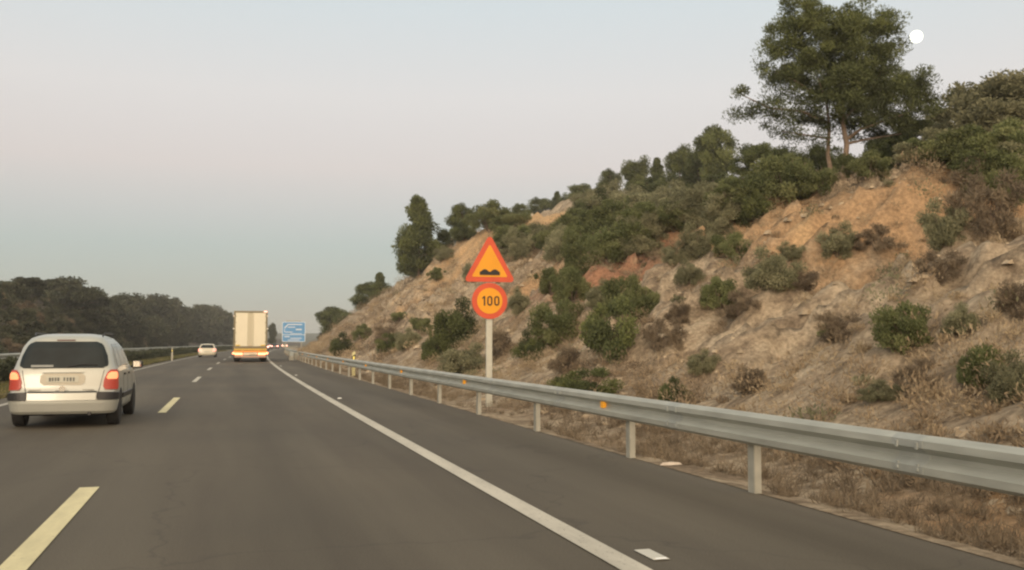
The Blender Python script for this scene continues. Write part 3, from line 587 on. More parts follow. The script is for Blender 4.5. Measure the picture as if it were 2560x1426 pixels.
# ------------------------------------------------------------------ lorry
def make_truck(x, y):
    r = empty('articulated_lorry', (x, y, 0), rad(-1.5)); tag(r, 'tall articulated lorry with cream rear doors and lit orange lamps in the right lane', 'lorry')
    cream = mat('cream_panel', (.80, .76, .60), .5, var=.03, scale=1); dull = mat('frame_olive', (.25, .22, .14), .6); side = mat('side_curtain', (.55, .50, .38), .7, var=.08, scale=.6, bump=.2)
    orange = mat('lorry_orange', (.75, .30, .06), .5, emis=(1, .32, .08), es=.5); yel = mat('lorry_yellow', (.75, .55, .14), .5)
    box = MB().box((0, 6.85, 2.57), (2.50, 13.5, 2.76), .03).build('trailer_body', side, r)
    f = MB(); f.box((0, .05, 3.94), (2.56, .12, .14), .02); f.box((-1.23, .05, 2.55), (.11, .12, 2.66), .02); f.box((1.23, .05, 2.55), (.11, .12, 2.66), .02); f.box((0, .05, 1.15), (2.56, .12, .16), .02); f.build('rear_frame', dull, r)
    for sgn in (-1, 1):
        d = MB().box((sgn * .655, .035, 2.55), (.98, .08, 2.62), .015).build('rear_door', cream, r)
        mb = MB()
        mb.tube([(sgn * .22, -.02, 1.28), (sgn * .22, -.02, 3.84)], [.018, .018], 6); mb.build('lock_bar', mat('bar_cream', (.6, .56, .42), .5), d)
        for z in (1.6, 2.3, 3.1, 3.6): MB().box((sgn * 1.13, -.015, z), (.10, .03, .05)).build('hinge', dull, d)
        MB().box((sgn * .95, -.03, 1.32), (.34, .03, .10), .01).build('yellow_marker', yel, r)
    MB().box((0, .04, 2.55), (.32, .06, 2.60)).build('door_centre_strip', mat('cream_shadow', (.58, .54, .40), .6), r)
    f = MB(); f.box((0, .10, 1.00), (2.50, .14, .14), .02); f.build('tail_beam', yel, r)
    f = MB(); f.box((0, .02, .84), (2.52, .10, .10), .02); f.build('light_bar', orange, r)
    f = MB(); f.box((0, .10, .66), (2.46, .08, .22), .02); f.build('lamp_panel', mat('dark_rust', (.20, .08, .03), .6), r)
    f = MB(); f.box((0, .0, .43), (2.40, .10, .11), .02); f.build('underrun_bumper', mat('bumper_pale', (.62, .42, .32), .5), r)
    lit = mat('lorry_lamp', (1, .4, .2), .3, emis=(1, .34, .16), es=3.2)
    for sgn in (-1, 1):
        l = MB().box((sgn * .88, .02, .65), (.60, .10, .19), .03).build('tail_light', lit, r)
        MB().box((sgn * 1.27, -.02, .70), (.18, .10, .15), .03).build('outer_lamp', lit, r)
        MB().box((sgn * 1.27, .0, 3.62 if sgn > 0 else 3.60), (.12, .08, .07), .02).build('side_marker', mat('marker_pale', (1, .85, .7), .3, emis=(1, .8, .6), es=.9 if sgn > 0 else .35), r)
        MB().box((sgn * 1.28, .0, 2.62), (.12, .08, .06), .02).build('side_marker', mat('marker_pale2', (1, .9, .75), .3, emis=(1, .9, .7), es=.5), r)
        MB().box((sgn * 1.0, .75, .52), (.55, .03, .62)).build('mud_flap', M_RUB, r)
    MB().box((1.12, -.03, 3.96), (.26, .08, .09), .02).build('top_lamp', mat('lorry_top_lamp', (1, .5, .35), .3, emis=(1, .5, .38), es=2.2), r)
    pl = MB().box((0, .03, .66), (1.05, .03, .22), .01).build('number_plate', mat('plate_cream', (.80, .72, .55), .5), r)
    mb = MB()
    for k in range(7): mb.box((-.05 + k * .07, .012, .61), (.045, .006, .07))
    mb.build('lettering', mat('plate_brown', (.35, .28, .2), .6), pl)
    MB().box((-.02, -.04, 1.34), (.25, .03, .06), .01).build('handle', mat('handle_cream', (.8, .68, .5), .4), r)
    MB().box((-1.42, 14.9, 2.35), (.22, .12, .55), .03).build('wing_mirror', M_BLACK, r)
    MB().box((0, 7.0, 1.06), (1.1, 13.0, .2), .02).build('chassis', M_BLACK, r)
    for yy in (2.1, 3.4, 4.7, 12.6, 16.2):
        for sgn in (-1, 1): wheel(r, sgn * 1.03, yy, .51, .42)
    cab = MB().loops([[(x_, 13.9 + yy2, z_) for x_, yy2 in ((-1.22, 0), (1.22, 0), (1.22, 2.2), (-1.22, 2.2))] for z_ in (.6, 2.3)] + [[(x_, 13.9 + yy2, 3.7) for x_, yy2 in ((-1.15, .2), (1.15, .2), (1.15, 1.9), (-1.15, 1.9))]]).build('cab', mat('cab_paint', (.45, .42, .35), .4), r)
    MB().box((0, 16.07, 2.75), (2.0, .05, .75), .02).build('windscreen', M_GLASS, cab)
    return r
x, y = uv(1.0, 79.5); make_truck(x, y)

# ------------------------------------------------------------------ foliage
def leaves(clumps, L, Wd, up=.3, rng=RNG, shell=.55):
    C = []; D = []; T = []; SZ = []
    for (c, r, n, tint) in clumps:
        d = rng.normal(size=(n, 3)); d /= np.linalg.norm(d, axis=1)[:, None]
        q = rng.random(n) ** shell
        C.append(np.array(c) + d * q[:, None] * np.array(r)); dd = d + rng.normal(size=(n, 3)) * .7; dd[:, 2] += up; D.append(dd)
        T.append(np.clip(tint + rng.normal(size=n) * .13, 0, 1)); SZ.append(rng.uniform(.6, 1.3, n))
    C = np.concatenate(C); D = np.concatenate(D); T = np.concatenate(T); SZ = np.concatenate(SZ)[:, None]
    D /= np.linalg.norm(D, axis=1)[:, None]; s = np.cross(D, rng.normal(size=D.shape)); s /= np.linalg.norm(s, axis=1)[:, None]
    a = D * L * SZ / 2; b_ = s * Wd * SZ / 2
    V = np.stack([C - a, C + b_, C + a, C - b_], 1).reshape(-1, 3); n = len(C)
    return V, np.arange(4 * n).reshape(n, 4), np.repeat(T, 4)
def crown_mesh(name, clumps, L, Wd, m, up=.3, shell=.55):
    V, Fc, T = leaves(clumps, L, Wd, up, RNG, shell); return np_mesh(name, V, Fc, m, T)
# pine variants, unit height (base at the ground, top at one)
def pine_variant(k, kind):
    rng = np.random.default_rng(100 + k); cl = []; tr = MB()
    lean = rng.uniform(-.06, .06)
    P = [(0, 0, -.03), (lean * .4, 0, .25), (lean, .01, .55), (lean * 1.2, 0, .93)]; tr.tube(P, [.022, .018, .012, .004], 7)
    if kind == 'cone':   zs, wid = np.linspace(.20, .97, 13), lambda z: .40 * max(.04, 1.02 - z) ** .75 * min(1, .55 + z) 
    elif kind == 'umbrella': zs, wid = np.linspace(.38, .95, 9), lambda z: .36 * math.sqrt(max(.05, 1 - ((z - .68) / .32) ** 2))
    else: zs, wid = np.linspace(.12, .95, 12), lambda z: .40 * math.sqrt(max(.06, 1 - ((z - .5) / .52) ** 2))
    for z in zs:
        w = wid(z); n = 6 if w > .2 else 4
        for j in range(n):
            a = rng.uniform(0, 6.28); rr = w * rng.uniform(.35, 1.12); x, y = rr * math.cos(a), rr * math.sin(a); zz = z + rng.uniform(-.04, .05)
            rc = rng.uniform(.085, .15) * (1.0 if w > .15 else .75)
            cl.append(((x + lean * z, y, zz), (rc * 1.2, rc * 1.2, rc * .85), 330, rng.uniform(.15, .85)))
            if rng.random() < .55: tr.tube([(lean * z, 0, zz - .08), (x * .6 + lean * z, y * .6, zz - .03), (x + lean * z, y, zz)], [.007, .005, .002], 4)
    return cl, tr
PV = []
for k, kind in enumerate(('cone', 'umbrella', 'round', 'cone', 'umbrella', 'round')):
    cl, tr = pine_variant(k, kind)
    V, Fc, T = leaves(cl, .050, .015)
    me = np_mesh('pine_crown', V, Fc, L_PINE, T); PV.append((kind, me, cl, tr))
DARKV = []
for kind, me, cl, tr in PV[:6]:
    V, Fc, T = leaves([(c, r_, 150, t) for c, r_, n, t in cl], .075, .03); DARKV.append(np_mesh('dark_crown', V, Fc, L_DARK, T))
OLIVEV = {}
for k in (2, 5):
    V, Fc, T = leaves([(c, r_, 260, t) for c, r_, n, t in PV[k][2]], .05, .022); OLIVEV[k] = np_mesh('olive_crown', V, Fc, L_OLIVE, T)
TRK = []
for kind, me, cl, tr in PV:
    t = bpy.data.meshes.new('trunk'); t.from_pydata(tr.v, [], tr.f); t.materials.append(M_BARK); TRK.append(t)
def tree(name, loc, h, w, k, label, cat='tree', group=None, dark=False, rz=None, olive=False):
    r = empty(name, loc, RNG.uniform(0, 6.28) if rz is None else rz); tag(r, label, cat, group)
    for nm, me in (('trunk', TRK[k]), ('crown', DARKV[k] if dark else PV[k][1])):
        if nm == 'crown' and olive: me = OLIVEV[k]
        o = linkme(nm, me, r)
    r.scale = (w / .75, w / .75, h)
    return r
# bush variants: unit radius dome
def bush_variant(k, m, n=36, leaves_n=230, L=.085, Wd=.036):
    rng = np.random.default_rng(300 + k); cl = []; lobes = [(0, 0, .85, .55)] + [(rng.uniform(.35, .75) * math.cos(a), rng.uniform(.35, .75) * math.sin(a), rng.uniform(.38, .75), rng.uniform(.28, .45)) for a in np.arange(0, 6.2, 6.28 / 5) + rng.uniform(0, 1)]
    for j in range(n):
        lx, ly, lh, lr = lobes[j % len(lobes)]; a = rng.uniform(0, 6.28); q = rng.random() ** .5 * lr
        rc = rng.uniform(.15, .33); cl.append(((lx + q * math.cos(a), ly + q * math.sin(a), lh * rng.uniform(.08, 1.2)), (rc * 1.2, rc * 1.2, rc * .8), int(leaves_n * rc * 6.5), rng.uniform(.1, .9)))
    return crown_mesh('bush_foliage', cl, L, Wd, m, .35)
BV = {'green': [bush_variant(k, L_BUSH) for k in range(3)], 'olive': [bush_variant(10 + k, L_OLIVE) for k in range(2)], 'brown': [bush_variant(20 + k, L_BROWN, 26, 170, .15, .022) for k in range(2)],
      'dark': [bush_variant(30 + k, L_PINE) for k in range(2)], 'darkest': [bush_variant(40 + k, L_DARK, 24, 120, .16, .08) for k in range(2)], 'dry': [bush_variant(50 + k, L_DRY, 24, 180, .17, .022) for k in range(2)]}
_sb = MB()
for k in range(6):
    a = k * 1.05; _sb.tube([(0, 0, -.15), (.2 * math.cos(a), .2 * math.sin(a), .3), (.5 * math.cos(a), .5 * math.sin(a), .75)], [.035, .022, .008], 5)
STEM = bpy.data.meshes.new('stems'); STEM.from_pydata(_sb.v, [], _sb.f); STEM.materials.append(M_BARK)
def bush(loc, w, h, kind, label, name='bush', group=None, i=[0]):
    i[0] += 1; r = empty(name, (loc[0], loc[1], loc[2] - .06 * h), RNG.uniform(0, 6.28)); tag(r, label, 'bush', group)
    linkme('foliage', BV[kind][i[0] % len(BV[kind])], r); linkme('stems', STEM, r)
    k_ = w / 1.75; r.scale = (k_, k_, min(max(h / .95, k_ * .8), k_ * 1.5)); return r
def bush_px(px, py, wpx, hpx, kind, label, sink=0):
    """the base of the bush sits on the hillside where that spot of the slope is"""
    P, Z = hit(px, py); s = Z / 2450.0
    if Z > 200: return None
    return bush(P, wpx * s * 1.05, hpx * s * 1.05, kind, label)
def tree_px(px, pyb, pyt, wpx, k, label, Z=None, u=None, name='pine_tree', **kw):
    if Z is None: P, Z = hit(px, pyb)
    q = at(px, pyt, Z); base = float(hz(q.x, q.y)); h = q.z - base
    return tree(name, (q.x, q.y, base - .1), max(h, 1.0), wpx * Z / 2450, k, label, **kw)

# the big pine on top of the slope
Z0 = 40.0; P0 = at(2112, 424, Z0)
def big_pine():
    r = empty('pine_tree', P0, -YAW * 1.3); tag(r, 'big spreading pine on top of the slope at the upper right, moon behind it', 'tree', 'pines on the hilltop')
    s = Z0 / 2450; rng = np.random.default_rng(5)
    def L(px, py, d=0): return Vector(((px - 2112) * s, d * s, (424 - py) * s))
    M = [ # px, py, half width, half height, density
     (2020, 40, 70, 55, 1.2), (1975, 95, 48, 50, 1.1), (2060, 110, 70, 60, 1.2), (2000, 20, 45, 30, 1), (2110, 85, 60, 45, 1.2), (2200, 60, 48, 42, 1.1), (2208, 88, 22, 38, .9), (2165, 120, 70, 55, 1.2), (2214, 140, 38, 46, 1.1),
     (1990, 160, 60, 45, 1.1), (2070, 180, 80, 50, 1.3), (2160, 195, 85, 55, 1.3), (2236, 210, 50, 44, 1.1), (2112, 150, 50, 60, 1.1), (2118, 225, 60, 45, 1.1), (2110, 50, 50, 36, 1.1), (2095, 295, 50, 22, .9), (2150, 300, 45, 24, 1), (2290, 205, 26, 34, .9), (2300, 240, 36, 40, 1), (2240, 260, 65, 45, 1.2), (2160, 260, 70, 40, 1.2), (2090, 240, 60, 35, 1), (2290, 290, 42, 30, 1),
     (2220, 305, 60, 28, 1.1), (1935, 160, 28, 35, .5), (1950, 190, 30, 25, .45), (2000, 215, 55, 22, .6), (1980, 245, 60, 22, .55), (1862, 222, 20, 14, .7), (1870, 262, 32, 20, .6), (1915, 262, 32, 20, .55), (1955, 280, 45, 22, .6), (2010, 285, 50, 24, .7),
     (2060, 275, 40, 25, .7), (1960, 325, 38, 20, .4), (2010, 335, 45, 22, .4), (2050, 350, 35, 20, .35), (2330, 275, 12, 30, .6), (2140, 320, 35, 18, .6), (1925, 100, 12, 28, .5), (2150, 30, 20, 16, .5)]
    cl = []; br = MB()
    for (px, py, hw, hh, dn) in M:
        n = max(3, int(hw * hh / 150) + 2)
        for j in range(n):
            c = L(px + rng.uniform(-.8, .8) * hw, py + rng.uniform(-.8, .8) * hh, rng.uniform(-1, 1) * 120 * (1 - abs(px - 2120) / 420))
            rc = rng.uniform(15, 30) * s
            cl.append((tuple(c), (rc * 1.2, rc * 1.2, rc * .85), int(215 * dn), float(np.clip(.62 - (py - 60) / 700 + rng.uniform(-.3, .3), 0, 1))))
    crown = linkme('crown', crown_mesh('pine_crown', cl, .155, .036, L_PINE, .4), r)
    t = MB(); t.tube([L(2106, 540), L(2108, 440), L(2112, 420), L(2118, 360), L(2108, 300), (L(2115, 200, 10)), L(2125, 90)], [12 * s, 10 * s, 7.5 * s, 6.5 * s, 5.5 * s, 4 * s, 1.5 * s], 10)
    t.tube([L(2092, 540, 30), L(2085, 425, 30), L(2078, 380, 30), L(2082, 310, 25), L(2075, 250, 20), L(2050, 180, 10)], [7 * s, 6 * s, 5 * s, 4 * s, 3 * s, 1 * s], 8)
    t.tube([L(2116, 350), L(2150, 325, -10), L(2230, 300, -20), L(2300, 270, 0)], [4.5 * s, 3.5 * s, 2.5 * s, 1 * s], 6); t.tube([L(2116, 360), L(2170, 345, 20), L(2260, 330, 30)], [3.5 * s, 2.5 * s, 1 * s], 6)
    t.tube([L(2080, 300, 25), L(2010, 275), L(1930, 265), L(1862, 230)], [4.5 * s, 3.2 * s, 2.2 * s, 1 * s], 6); t.tube([L(2078, 340, 25), L(2030, 335, 10), L(1960, 325)], [3 * s, 2 * s, 1 * s], 6)
    t.tube([L(2108, 300), L(2180, 230, 20), L(2240, 120, 20)], [4 * s, 3 * s, 1 * s], 6); t.tube([L(2065, 240, 20), L(2000, 200), L(1945, 170)], [3 * s, 2 * s, 1 * s], 6)
    t.build('trunk', mat('pale_bark', (.24, .18, .135), .9, var=.25, scale=6, bump=.5), r)
big_pine()
for a in [ # px, base y, top y, width px, variant, Z, label
 (1525, 486, 428, 54, 2, 135, 'small round pine standing alone at the left end of the hilltop row'),
 (1590, 486, 400, 72, 1, 120, 'umbrella shaped pine second from the left in the hilltop row'),
 (1643, 482, 398, 56, 3, 112, 'narrow dark pine touching the wide ones in the middle of the hilltop row'),
 (1700, 480, 374, 88, 5, 105, 'wide dense pine in the middle of the hilltop row'),
 (1742, 475, 385, 70, 2, 100, 'dense pine close against the tall ragged one in the hilltop row'),
 (1788, 470, 326, 100, 4, 95, 'tallest ragged pine of the hilltop row with sideways branches')]:
    tree_px(a[0], a[1], a[2], a[3], a[4], a[6], Z=a[5], group='pines on the hilltop')
for a in [
 (1048, 690, 503, 122, 0, 'tall full pine leaning off the left end of the slope against the sky', None), (1155, 590, 514, 66, 2, 'small pine above the crest right of the tall full one', 98), (1232, 560, 505, 44, 3, 'pointed little pine on the crest above the triangle sign', 100),
 (1108, 615, 575, 40, 5, 'small dark sapling between the two pines at the left crest', 100), (1030, 705, 640, 60, 5, 'low pine at the foot of the tall full pine', 118),
 (918, 770, 708, 66, 5, 'rounded dark pine low on the nose of the slope', 132), (950, 760, 684, 58, 3, 'upright dark pine just above the rounded one on the nose of the slope', 128), (835, 875, 772, 84, 4, 'bent pine at the far foot of the slope beside the blue sign', 165), (868, 840, 785, 60, 2, 'dark pine tucked behind the far foot of the slope', 150)]:
    tree_px(a[0], a[1], a[2], a[3], a[4], a[5], Z=a[6])
tree_px(1300, 540, 512, 36, 2, 'tiny far pine beside the sandy clearing', Z=150)
for i, (px, pt, w, Z) in enumerate([(1350, 498, 60, 165), (1392, 482, 44, 165), (1425, 488, 60, 160), (1460, 476, 52, 150), (1490, 482, 40, 150)]):
    tree_px(px, 520, pt, w, (2, 3, 5, 2, 5)[i], ['low dark tree at the left end of the far crest by the sandy clearing', 'pointed tree above the middle of the sandy clearing on the far crest', 'spreading low tree on the far crest right of the pointed one', 'rounded tree on the far crest left of the hilltop pines', 'last low tree of the far crest beside the small round pine'][i], Z=Z, group='trees on the far crest')
# trees at the right edge and behind the big pine
for a in [(2440, 390, 212, 190, 2, 'pale olive tree behind the crest right of the big pine', 42), (2545, 400, 190, 200, 5, 'tall leafy tree cut by the right edge of the picture', 40), (2490, 410, 260, 170, 2, 'lower leafy tree filling the gap at the right edge', 38), (2290, 395, 300, 110, 5, 'dark tree low behind the right side of the big pine', 46), (2350, 390, 280, 80, 2, 'small grey green tree between the big pine and the olive tree', 50),
          (1885, 470, 362, 96, 2, 'bushy green pine left of the big pine', 60), (1960, 470, 372, 110, 5, 'low bushy pine under the left branches of the big pine', 58), (2040, 450, 372, 90, 2, 'low green pine crowding the foot of the big pine', 50), (2200, 410, 345, 90, 5, 'low dark pine behind the trunk of the big pine', 48)]:
    tree_px(a[0], a[1], a[2], a[3], a[4], a[5], Z=a[6], name='leafy_tree', olive=('olive' in a[5] or 'leafy' in a[5] or 'grey green' in a[5]))
BUSH = [ # px, base py, w, h, kind, label
 (1140, 862, 118, 132, 'dark', 'big dark green bush left of the round 100 sign'), (1430, 755, 96, 110, 'green', 'lower green bush on the slope right of the triangle sign'), (1600, 785, 90, 90, 'green', 'green bush standing above the largest dark one on the lower slope'), (1450, 690, 96, 90, 'green', 'upper green bush of the pair right of the triangle sign'), (1575, 800, 120, 110, 'green', 'mid green bush joined to the top of the largest dark one'), (1540, 885, 150, 150, 'dark', 'largest dark green bush, lower slope right of the sign pole'),
 (1400, 855, 120, 112, 'green', 'green bush between the round sign and the largest dark bush'), (1800, 770, 84, 96, 'green', 'green bush in the middle of the slope'), (1930, 725, 110, 84, 'olive', 'grey green bush beside the green one in the middle of the slope'),
 (2092, 640, 84, 78, 'olive', 'olive bush high on the slope below the big pine'), (2190, 625, 96, 46, 'brown', 'low brown bush right of the olive one below the big pine'), (2365, 610, 110, 112, 'olive', 'tall dull green bush high on the slope near the right edge'),
 (2262, 872, 132, 160, 'green', 'rounded bright green bush in the middle of the bare right slope'), (2100, 846, 110, 60, 'brown', 'low brown bush left of the rounded bright green bush'), (2075, 850, 50, 40, 'green', 'small green tuft in front of the low brown bush'),
 (2455, 960, 120, 90, 'green', 'green bush low on the slope near the right edge'), (2540, 1000, 130, 150, 'olive', 'dull green bush cut by the right edge above the rail'), (1880, 560, 92, 80, 'dark', 'dark green bush at the top of the bare slope left of the orange earth'),
 (1970, 500, 150, 110, 'green', 'broad green bush on the brink left of the big pine trunk'), (2170, 452, 110, 62, 'green', 'bright green bush right of the big pine trunk'), (2035, 480, 100, 76, 'green', 'leafy bush at the foot of the big pine, left side'), (1745, 640, 80, 80, 'olive', 'olive bush below the middle of the hilltop row'),
 (1690, 660, 60, 60, 'olive', 'small olive bush on the orange earth'), (1470, 1000, 150, 66, 'dark', 'dark low bush just behind the guardrail right of the sign pole'), (1690, 1010, 84, 56, 'dark', 'small dark bush behind the guardrail right of the larger low one'),
 (2500, 520, 150, 110, 'green', 'dull green bush right edge, above the dark brown one'), (2470, 590, 150, 120, 'brown', 'dark brown bush at the right edge high on the slope'), (2430, 470, 120, 70, 'brown', 'brown bush on the brink near the right edge'), (2530, 470, 110, 120, 'green', 'green bush on the brink at the right edge'), (1055, 828, 50, 46, 'green', 'small green bush low on the slope left of the sign'),
 (1165, 935, 110, 66, 'olive', 'olive bush behind the rail left of the sign pole'), (905, 850, 44, 34, 'green', 'small green bush on the far nose of the slope'), (858, 885, 66, 44, 'dark', 'dark bush at the far foot of the slope behind the marker post'), (1250, 890, 80, 60, 'brown', 'brown bush behind the sign pole'),
 (1660, 870, 90, 60, 'brown', 'brown bush right of the largest dark green bush'), (1880, 980, 90, 56, 'brown', 'brown bush low on the slope behind the guardrail, centre right'), (2350, 700, 100, 60, 'brown', 'brown patchy bush above the rounded bright green bush'), (1980, 655, 60, 34, 'olive', 'low olive tuft above the middle of the slope'),
 (1240, 660, 60, 44, 'olive', 'olive bush on the slope beside the triangle sign tip'), (1300, 640, 70, 60, 'olive', 'olive bush high on the slope right of the triangle sign'), (1090, 700, 40, 26, 'green', 'tiny green bush near the left crest'), (1000, 800, 40, 24, 'green', 'tiny green bush on the far left slope'),
 (1620, 790, 60, 80, 'green', 'narrow green bush on the rock right of the largest dark bush'), (2560, 800, 110, 110, 'brown', 'brown bush at the right edge in the middle of the slope'), (2210, 1000, 90, 44, 'olive', 'low olive tuft above the rail right of centre'),
 (1790, 600, 80, 60, 'olive', 'olive bush between the orange earth and the bare slope'), (1835, 650, 90, 60, 'green', 'green bush right of the orange earth patch'), (1720, 720, 70, 50, 'olive', 'olive bush below the orange earth patch'), (1510, 770, 70, 60, 'olive', 'olive bush left of the green pair over the largest dark bush'),
 (1380, 740, 70, 60, 'green', 'green bush below the red orange earth right of the triangle sign'), (1330, 900, 80, 60, 'dark', 'dark bush low behind the guardrail just right of the sign pole'), (1420, 930, 80, 60, 'brown', 'brown bush below the green one, right of the sign pole'), (1090, 900, 80, 60, 'dark', 'dark bush below the big one left of the round sign'),
 (1700, 810, 60, 44, 'brown', 'brown bush left of the green one in the middle of the slope'), (1850, 790, 80, 50, 'brown', 'brown bush below the grey green one in the middle of the slope'), (2020, 720, 70, 40, 'brown', 'low brown bush below the olive one under the big pine'), (2300, 970, 100, 60, 'brown', 'brown bush under the rounded bright green one'),
 (2400, 840, 90, 60, 'olive', 'olive bush right of the rounded bright green one'), (1760, 940, 70, 50, 'olive', 'olive bush on the lower slope, centre right'), (960, 850, 50, 34, 'brown', 'brown bush low on the far left slope'), (1020, 870, 60, 44, 'olive', 'olive bush low on the slope above the guardrail reflector'),
 (980, 880, 60, 40, 'dark', 'dark bush at the foot of the far slope'), (1180, 700, 50, 36, 'olive', 'olive bush left of the triangle sign'), (1300, 780, 60, 50, 'olive', 'olive bush just right of the round sign'), (1110, 650, 44, 30, 'olive', 'olive bush below the left crest pines')]
for a in BUSH: bush_px(*a)
# thicket that covers the shelf behind the face: countable bushes, placed on the hillside
SH = [(1430, 560, 80, 60, 'olive'), (1480, 540, 90, 60, 'olive'), (1530, 540, 90, 60, 'olive'), (1580, 535, 90, 56, 'olive'), (1640, 530, 90, 56, 'olive'), (1700, 535, 90, 56, 'olive'), (1760, 530, 100, 70, 'olive'), (1820, 520, 90, 70, 'green'), (1870, 490, 90, 60, 'green'),
      (1440, 600, 80, 70, 'green'), (1500, 590, 100, 80, 'green'), (1560, 590, 110, 90, 'green'), (1620, 580, 100, 70, 'green'), (1680, 570, 90, 60, 'olive'), (1740, 570, 90, 60, 'olive'), (1810, 560, 80, 60, 'olive'), (1470, 640, 90, 80, 'green'), (1540, 640, 110, 90, 'green'), (1600, 605, 60, 50, 'green'),
      (1230, 560, 90, 40, 'green'), (1270, 570, 70, 46, 'green'), (1200, 575, 60, 40, 'green'), (1310, 590, 70, 50, 'olive'), (1360, 610, 80, 50, 'olive'), (1400, 630, 70, 60, 'olive'), (1160, 600, 50, 36, 'dark'), (1420, 520, 60, 36, 'dark'), (1470, 510, 70, 36, 'green'), (1540, 500, 80, 30, 'green'), (1620, 500, 90, 34, 'dark'), (1700, 495, 100, 40, 'green'), (1800, 490, 90, 50, 'dark'), (2260, 400, 100, 60, 'green'), (2330, 400, 90, 60, 'green'), (2400, 395, 100, 60, 'olive'), (2100, 425, 80, 40, 'dark'), (2240, 412, 110, 70, 'green'), (2320, 405, 110, 70, 'olive'), (2390, 408, 120, 80, 'green'), (2450, 402, 130, 90, 'green'), (2510, 408, 130, 100, 'green'), (2550, 440, 120, 90, 'olive'), (2480, 440, 120, 70, 'green')]
_r = random.Random(4)
for _y, _x0, _x1, _st in ((527, 1400, 1860, 60), (548, 1400, 1840, 58), (572, 1405, 1700, 56), (598, 1330, 1660, 56), (622, 1270, 1600, 60), (648, 1400, 1590, 60), (575, 1180, 1330, 44)):
    for _x in range(_x0, _x1, _st): SH.append((_x + _r.randint(-16, 16), _y + _r.randint(-7, 7), _r.randint(56, 104), _r.randint(46, 76), _r.choice(['olive', 'green', 'green', 'olive', 'green', 'dark']) if _y > 530 else _r.choice(['olive', 'olive', 'green'])))
for (px, py, w, h, k) in SH:
    P, Z = hit(px, py); sc = Z / 2450
    if Z > 175 or (1295 < px < 1432 and py < 602): continue
    row = 'top' if py < 525 else 'upper' if py < 555 else 'middle' if py < 585 else 'lower'
    where = 'above the triangle sign' if px < 1255 else 'right of the triangle sign' if px < 1330 else 'beside the sandy clearing' if px < 1435 else 'below the lone round pine' if px < 1515 else 'below the umbrella pine' if px < 1590 else 'below the narrow dark pine' if px < 1660 else 'below the wide dense pine' if px < 1720 else 'below the ragged pine' if px < 1790 else 'left of the big pine' if px < 2000 else 'at the big pine trunk' if px < 2150 else 'just right of the big pine' if px < 2290 else 'between big pine and right edge' if px < 2420 else 'at the right edge'
    if px > 2150: row = 'back' if py < 404 else 'middle' if py < 420 else 'front'
    bush(P, w * sc * 1.3, h * sc * .95, k, '%s %s bush in the %s thicket row %s' % ('wide' if w > 85 else 'small' if w < 75 else 'round', {'olive': 'pale olive', 'green': 'green', 'dark': 'dark'}[k], row, where), 'bush', 'thicket behind the bare slope')
# ------------------------------------------------------------------ dry scrub over the slope and along the rail (ground cover)
def scrub(name, n, ulo, uhi, vlo, vhi, rlo, rhi, nl, L, Wd, m, seed, p=1.6, flat=.75, tlo=.15, thi=.95):
    rng = np.random.default_rng(seed); vv = vlo + (vhi - vlo) * rng.random(n) ** p; uu = rng.uniform(ulo, uhi, n); X = uu + cx(vv); Z = hz(X, vv)
    keep = fbm(X / 2.6, vv / 3.2, 3, 77) + rng.uniform(-.35, .35, n) > -.08; X, vv, Z = X[keep], vv[keep], Z[keep]
    tn = np.clip(.55 + fbm(X / 3.5, vv / 4.5, 3, 55) * .9 + rng.uniform(-.2, .2, len(X)), tlo, thi); cl = []
    for i in range(len(X)):
        r_ = rng.uniform(rlo, rhi) * (1 + vv[i] / 120); cl.append(((X[i], vv[i], Z[i] + r_ * .3), (r_, r_, r_ * flat), nl, tn[i]))
    V, Fc, T = leaves(cl, L, Wd, 1.0, rng, .5); o = linkme(name, np_mesh(name, V, Fc, m, T)); return o
tag(scrub('dry_scrub', 3200, 6.8, 23, 6, 60, .10, .34, 130, .075, .018, L_DRY, 1, 1.6, .6), 'dry tan grass and twigs covering the cut slope', 'dry scrub', kind='stuff')
tag(scrub('distant_scrub', 2300, 7.2, 25, 50, 160, .2, .5, 90, .14, .05, L_DRY, 2, 1.1, .6), 'dry tan scrub on the far end of the slope', 'dry scrub', kind='stuff')
tag(scrub('olive_scrub', 900, 7.6, 34, 8, 150, .12, .5, 150, .075, .034, L_OLIVE, 6, 1.5, .6), 'scattered olive ground cover on the slope', 'ground cover', kind='stuff')
cl = []
_g = np.random.default_rng(31)
for i in range(1500):
    v_ = 95 + 150 * _g.random(); u_ = -24 - 12 * _g.random(); X_ = u_ + float(cx(v_)); q_ = _g.uniform(.4, 1.0); cl.append(((X_, v_, float(hz(X_, v_)) + q_ * .3), (q_ * 1.2, q_ * 1.2, q_ * .8), 90, _g.uniform(0, 1)))
V, Fc, T = leaves(cl, .32, .16, .4, _g); tag(linkme('bank_scrub', np_mesh('bank_scrub', V, Fc, L_DARK, T)), 'dark scrub covering the left rock slope', 'ground cover', kind='stuff')
_g = np.random.default_rng(61); nS = 3800; v_ = 7 + 100 * _g.random(nS) ** 1.5; u_ = 6.7 + 13 * _g.random(nS) ** 1.2; X_ = u_ + cx(v_); ok = fbm(X_ / 2.0, v_ / 2.4, 3, 88) > -.05; v_, X_ = v_[ok], X_[ok]
Z_ = hz(X_, v_); nS = len(v_); base_ = np.array([(math.cos(a), math.sin(a), 0) for a in np.arange(6) * math.pi / 3] + [(.6 * math.cos(a), .6 * math.sin(a), .75) for a in np.arange(6) * math.pi / 3 + .3])
sz = (_g.random(nS) ** 2.5 * .11 + .035) * (1 + v_ / 90); VV = base_[None] * (sz[:, None, None] * _g.uniform(.6, 1.25, (nS, 12, 3))); an = _g.random(nS) * 6.28; c_, s_ = np.cos(an)[:, None], np.sin(an)[:, None]
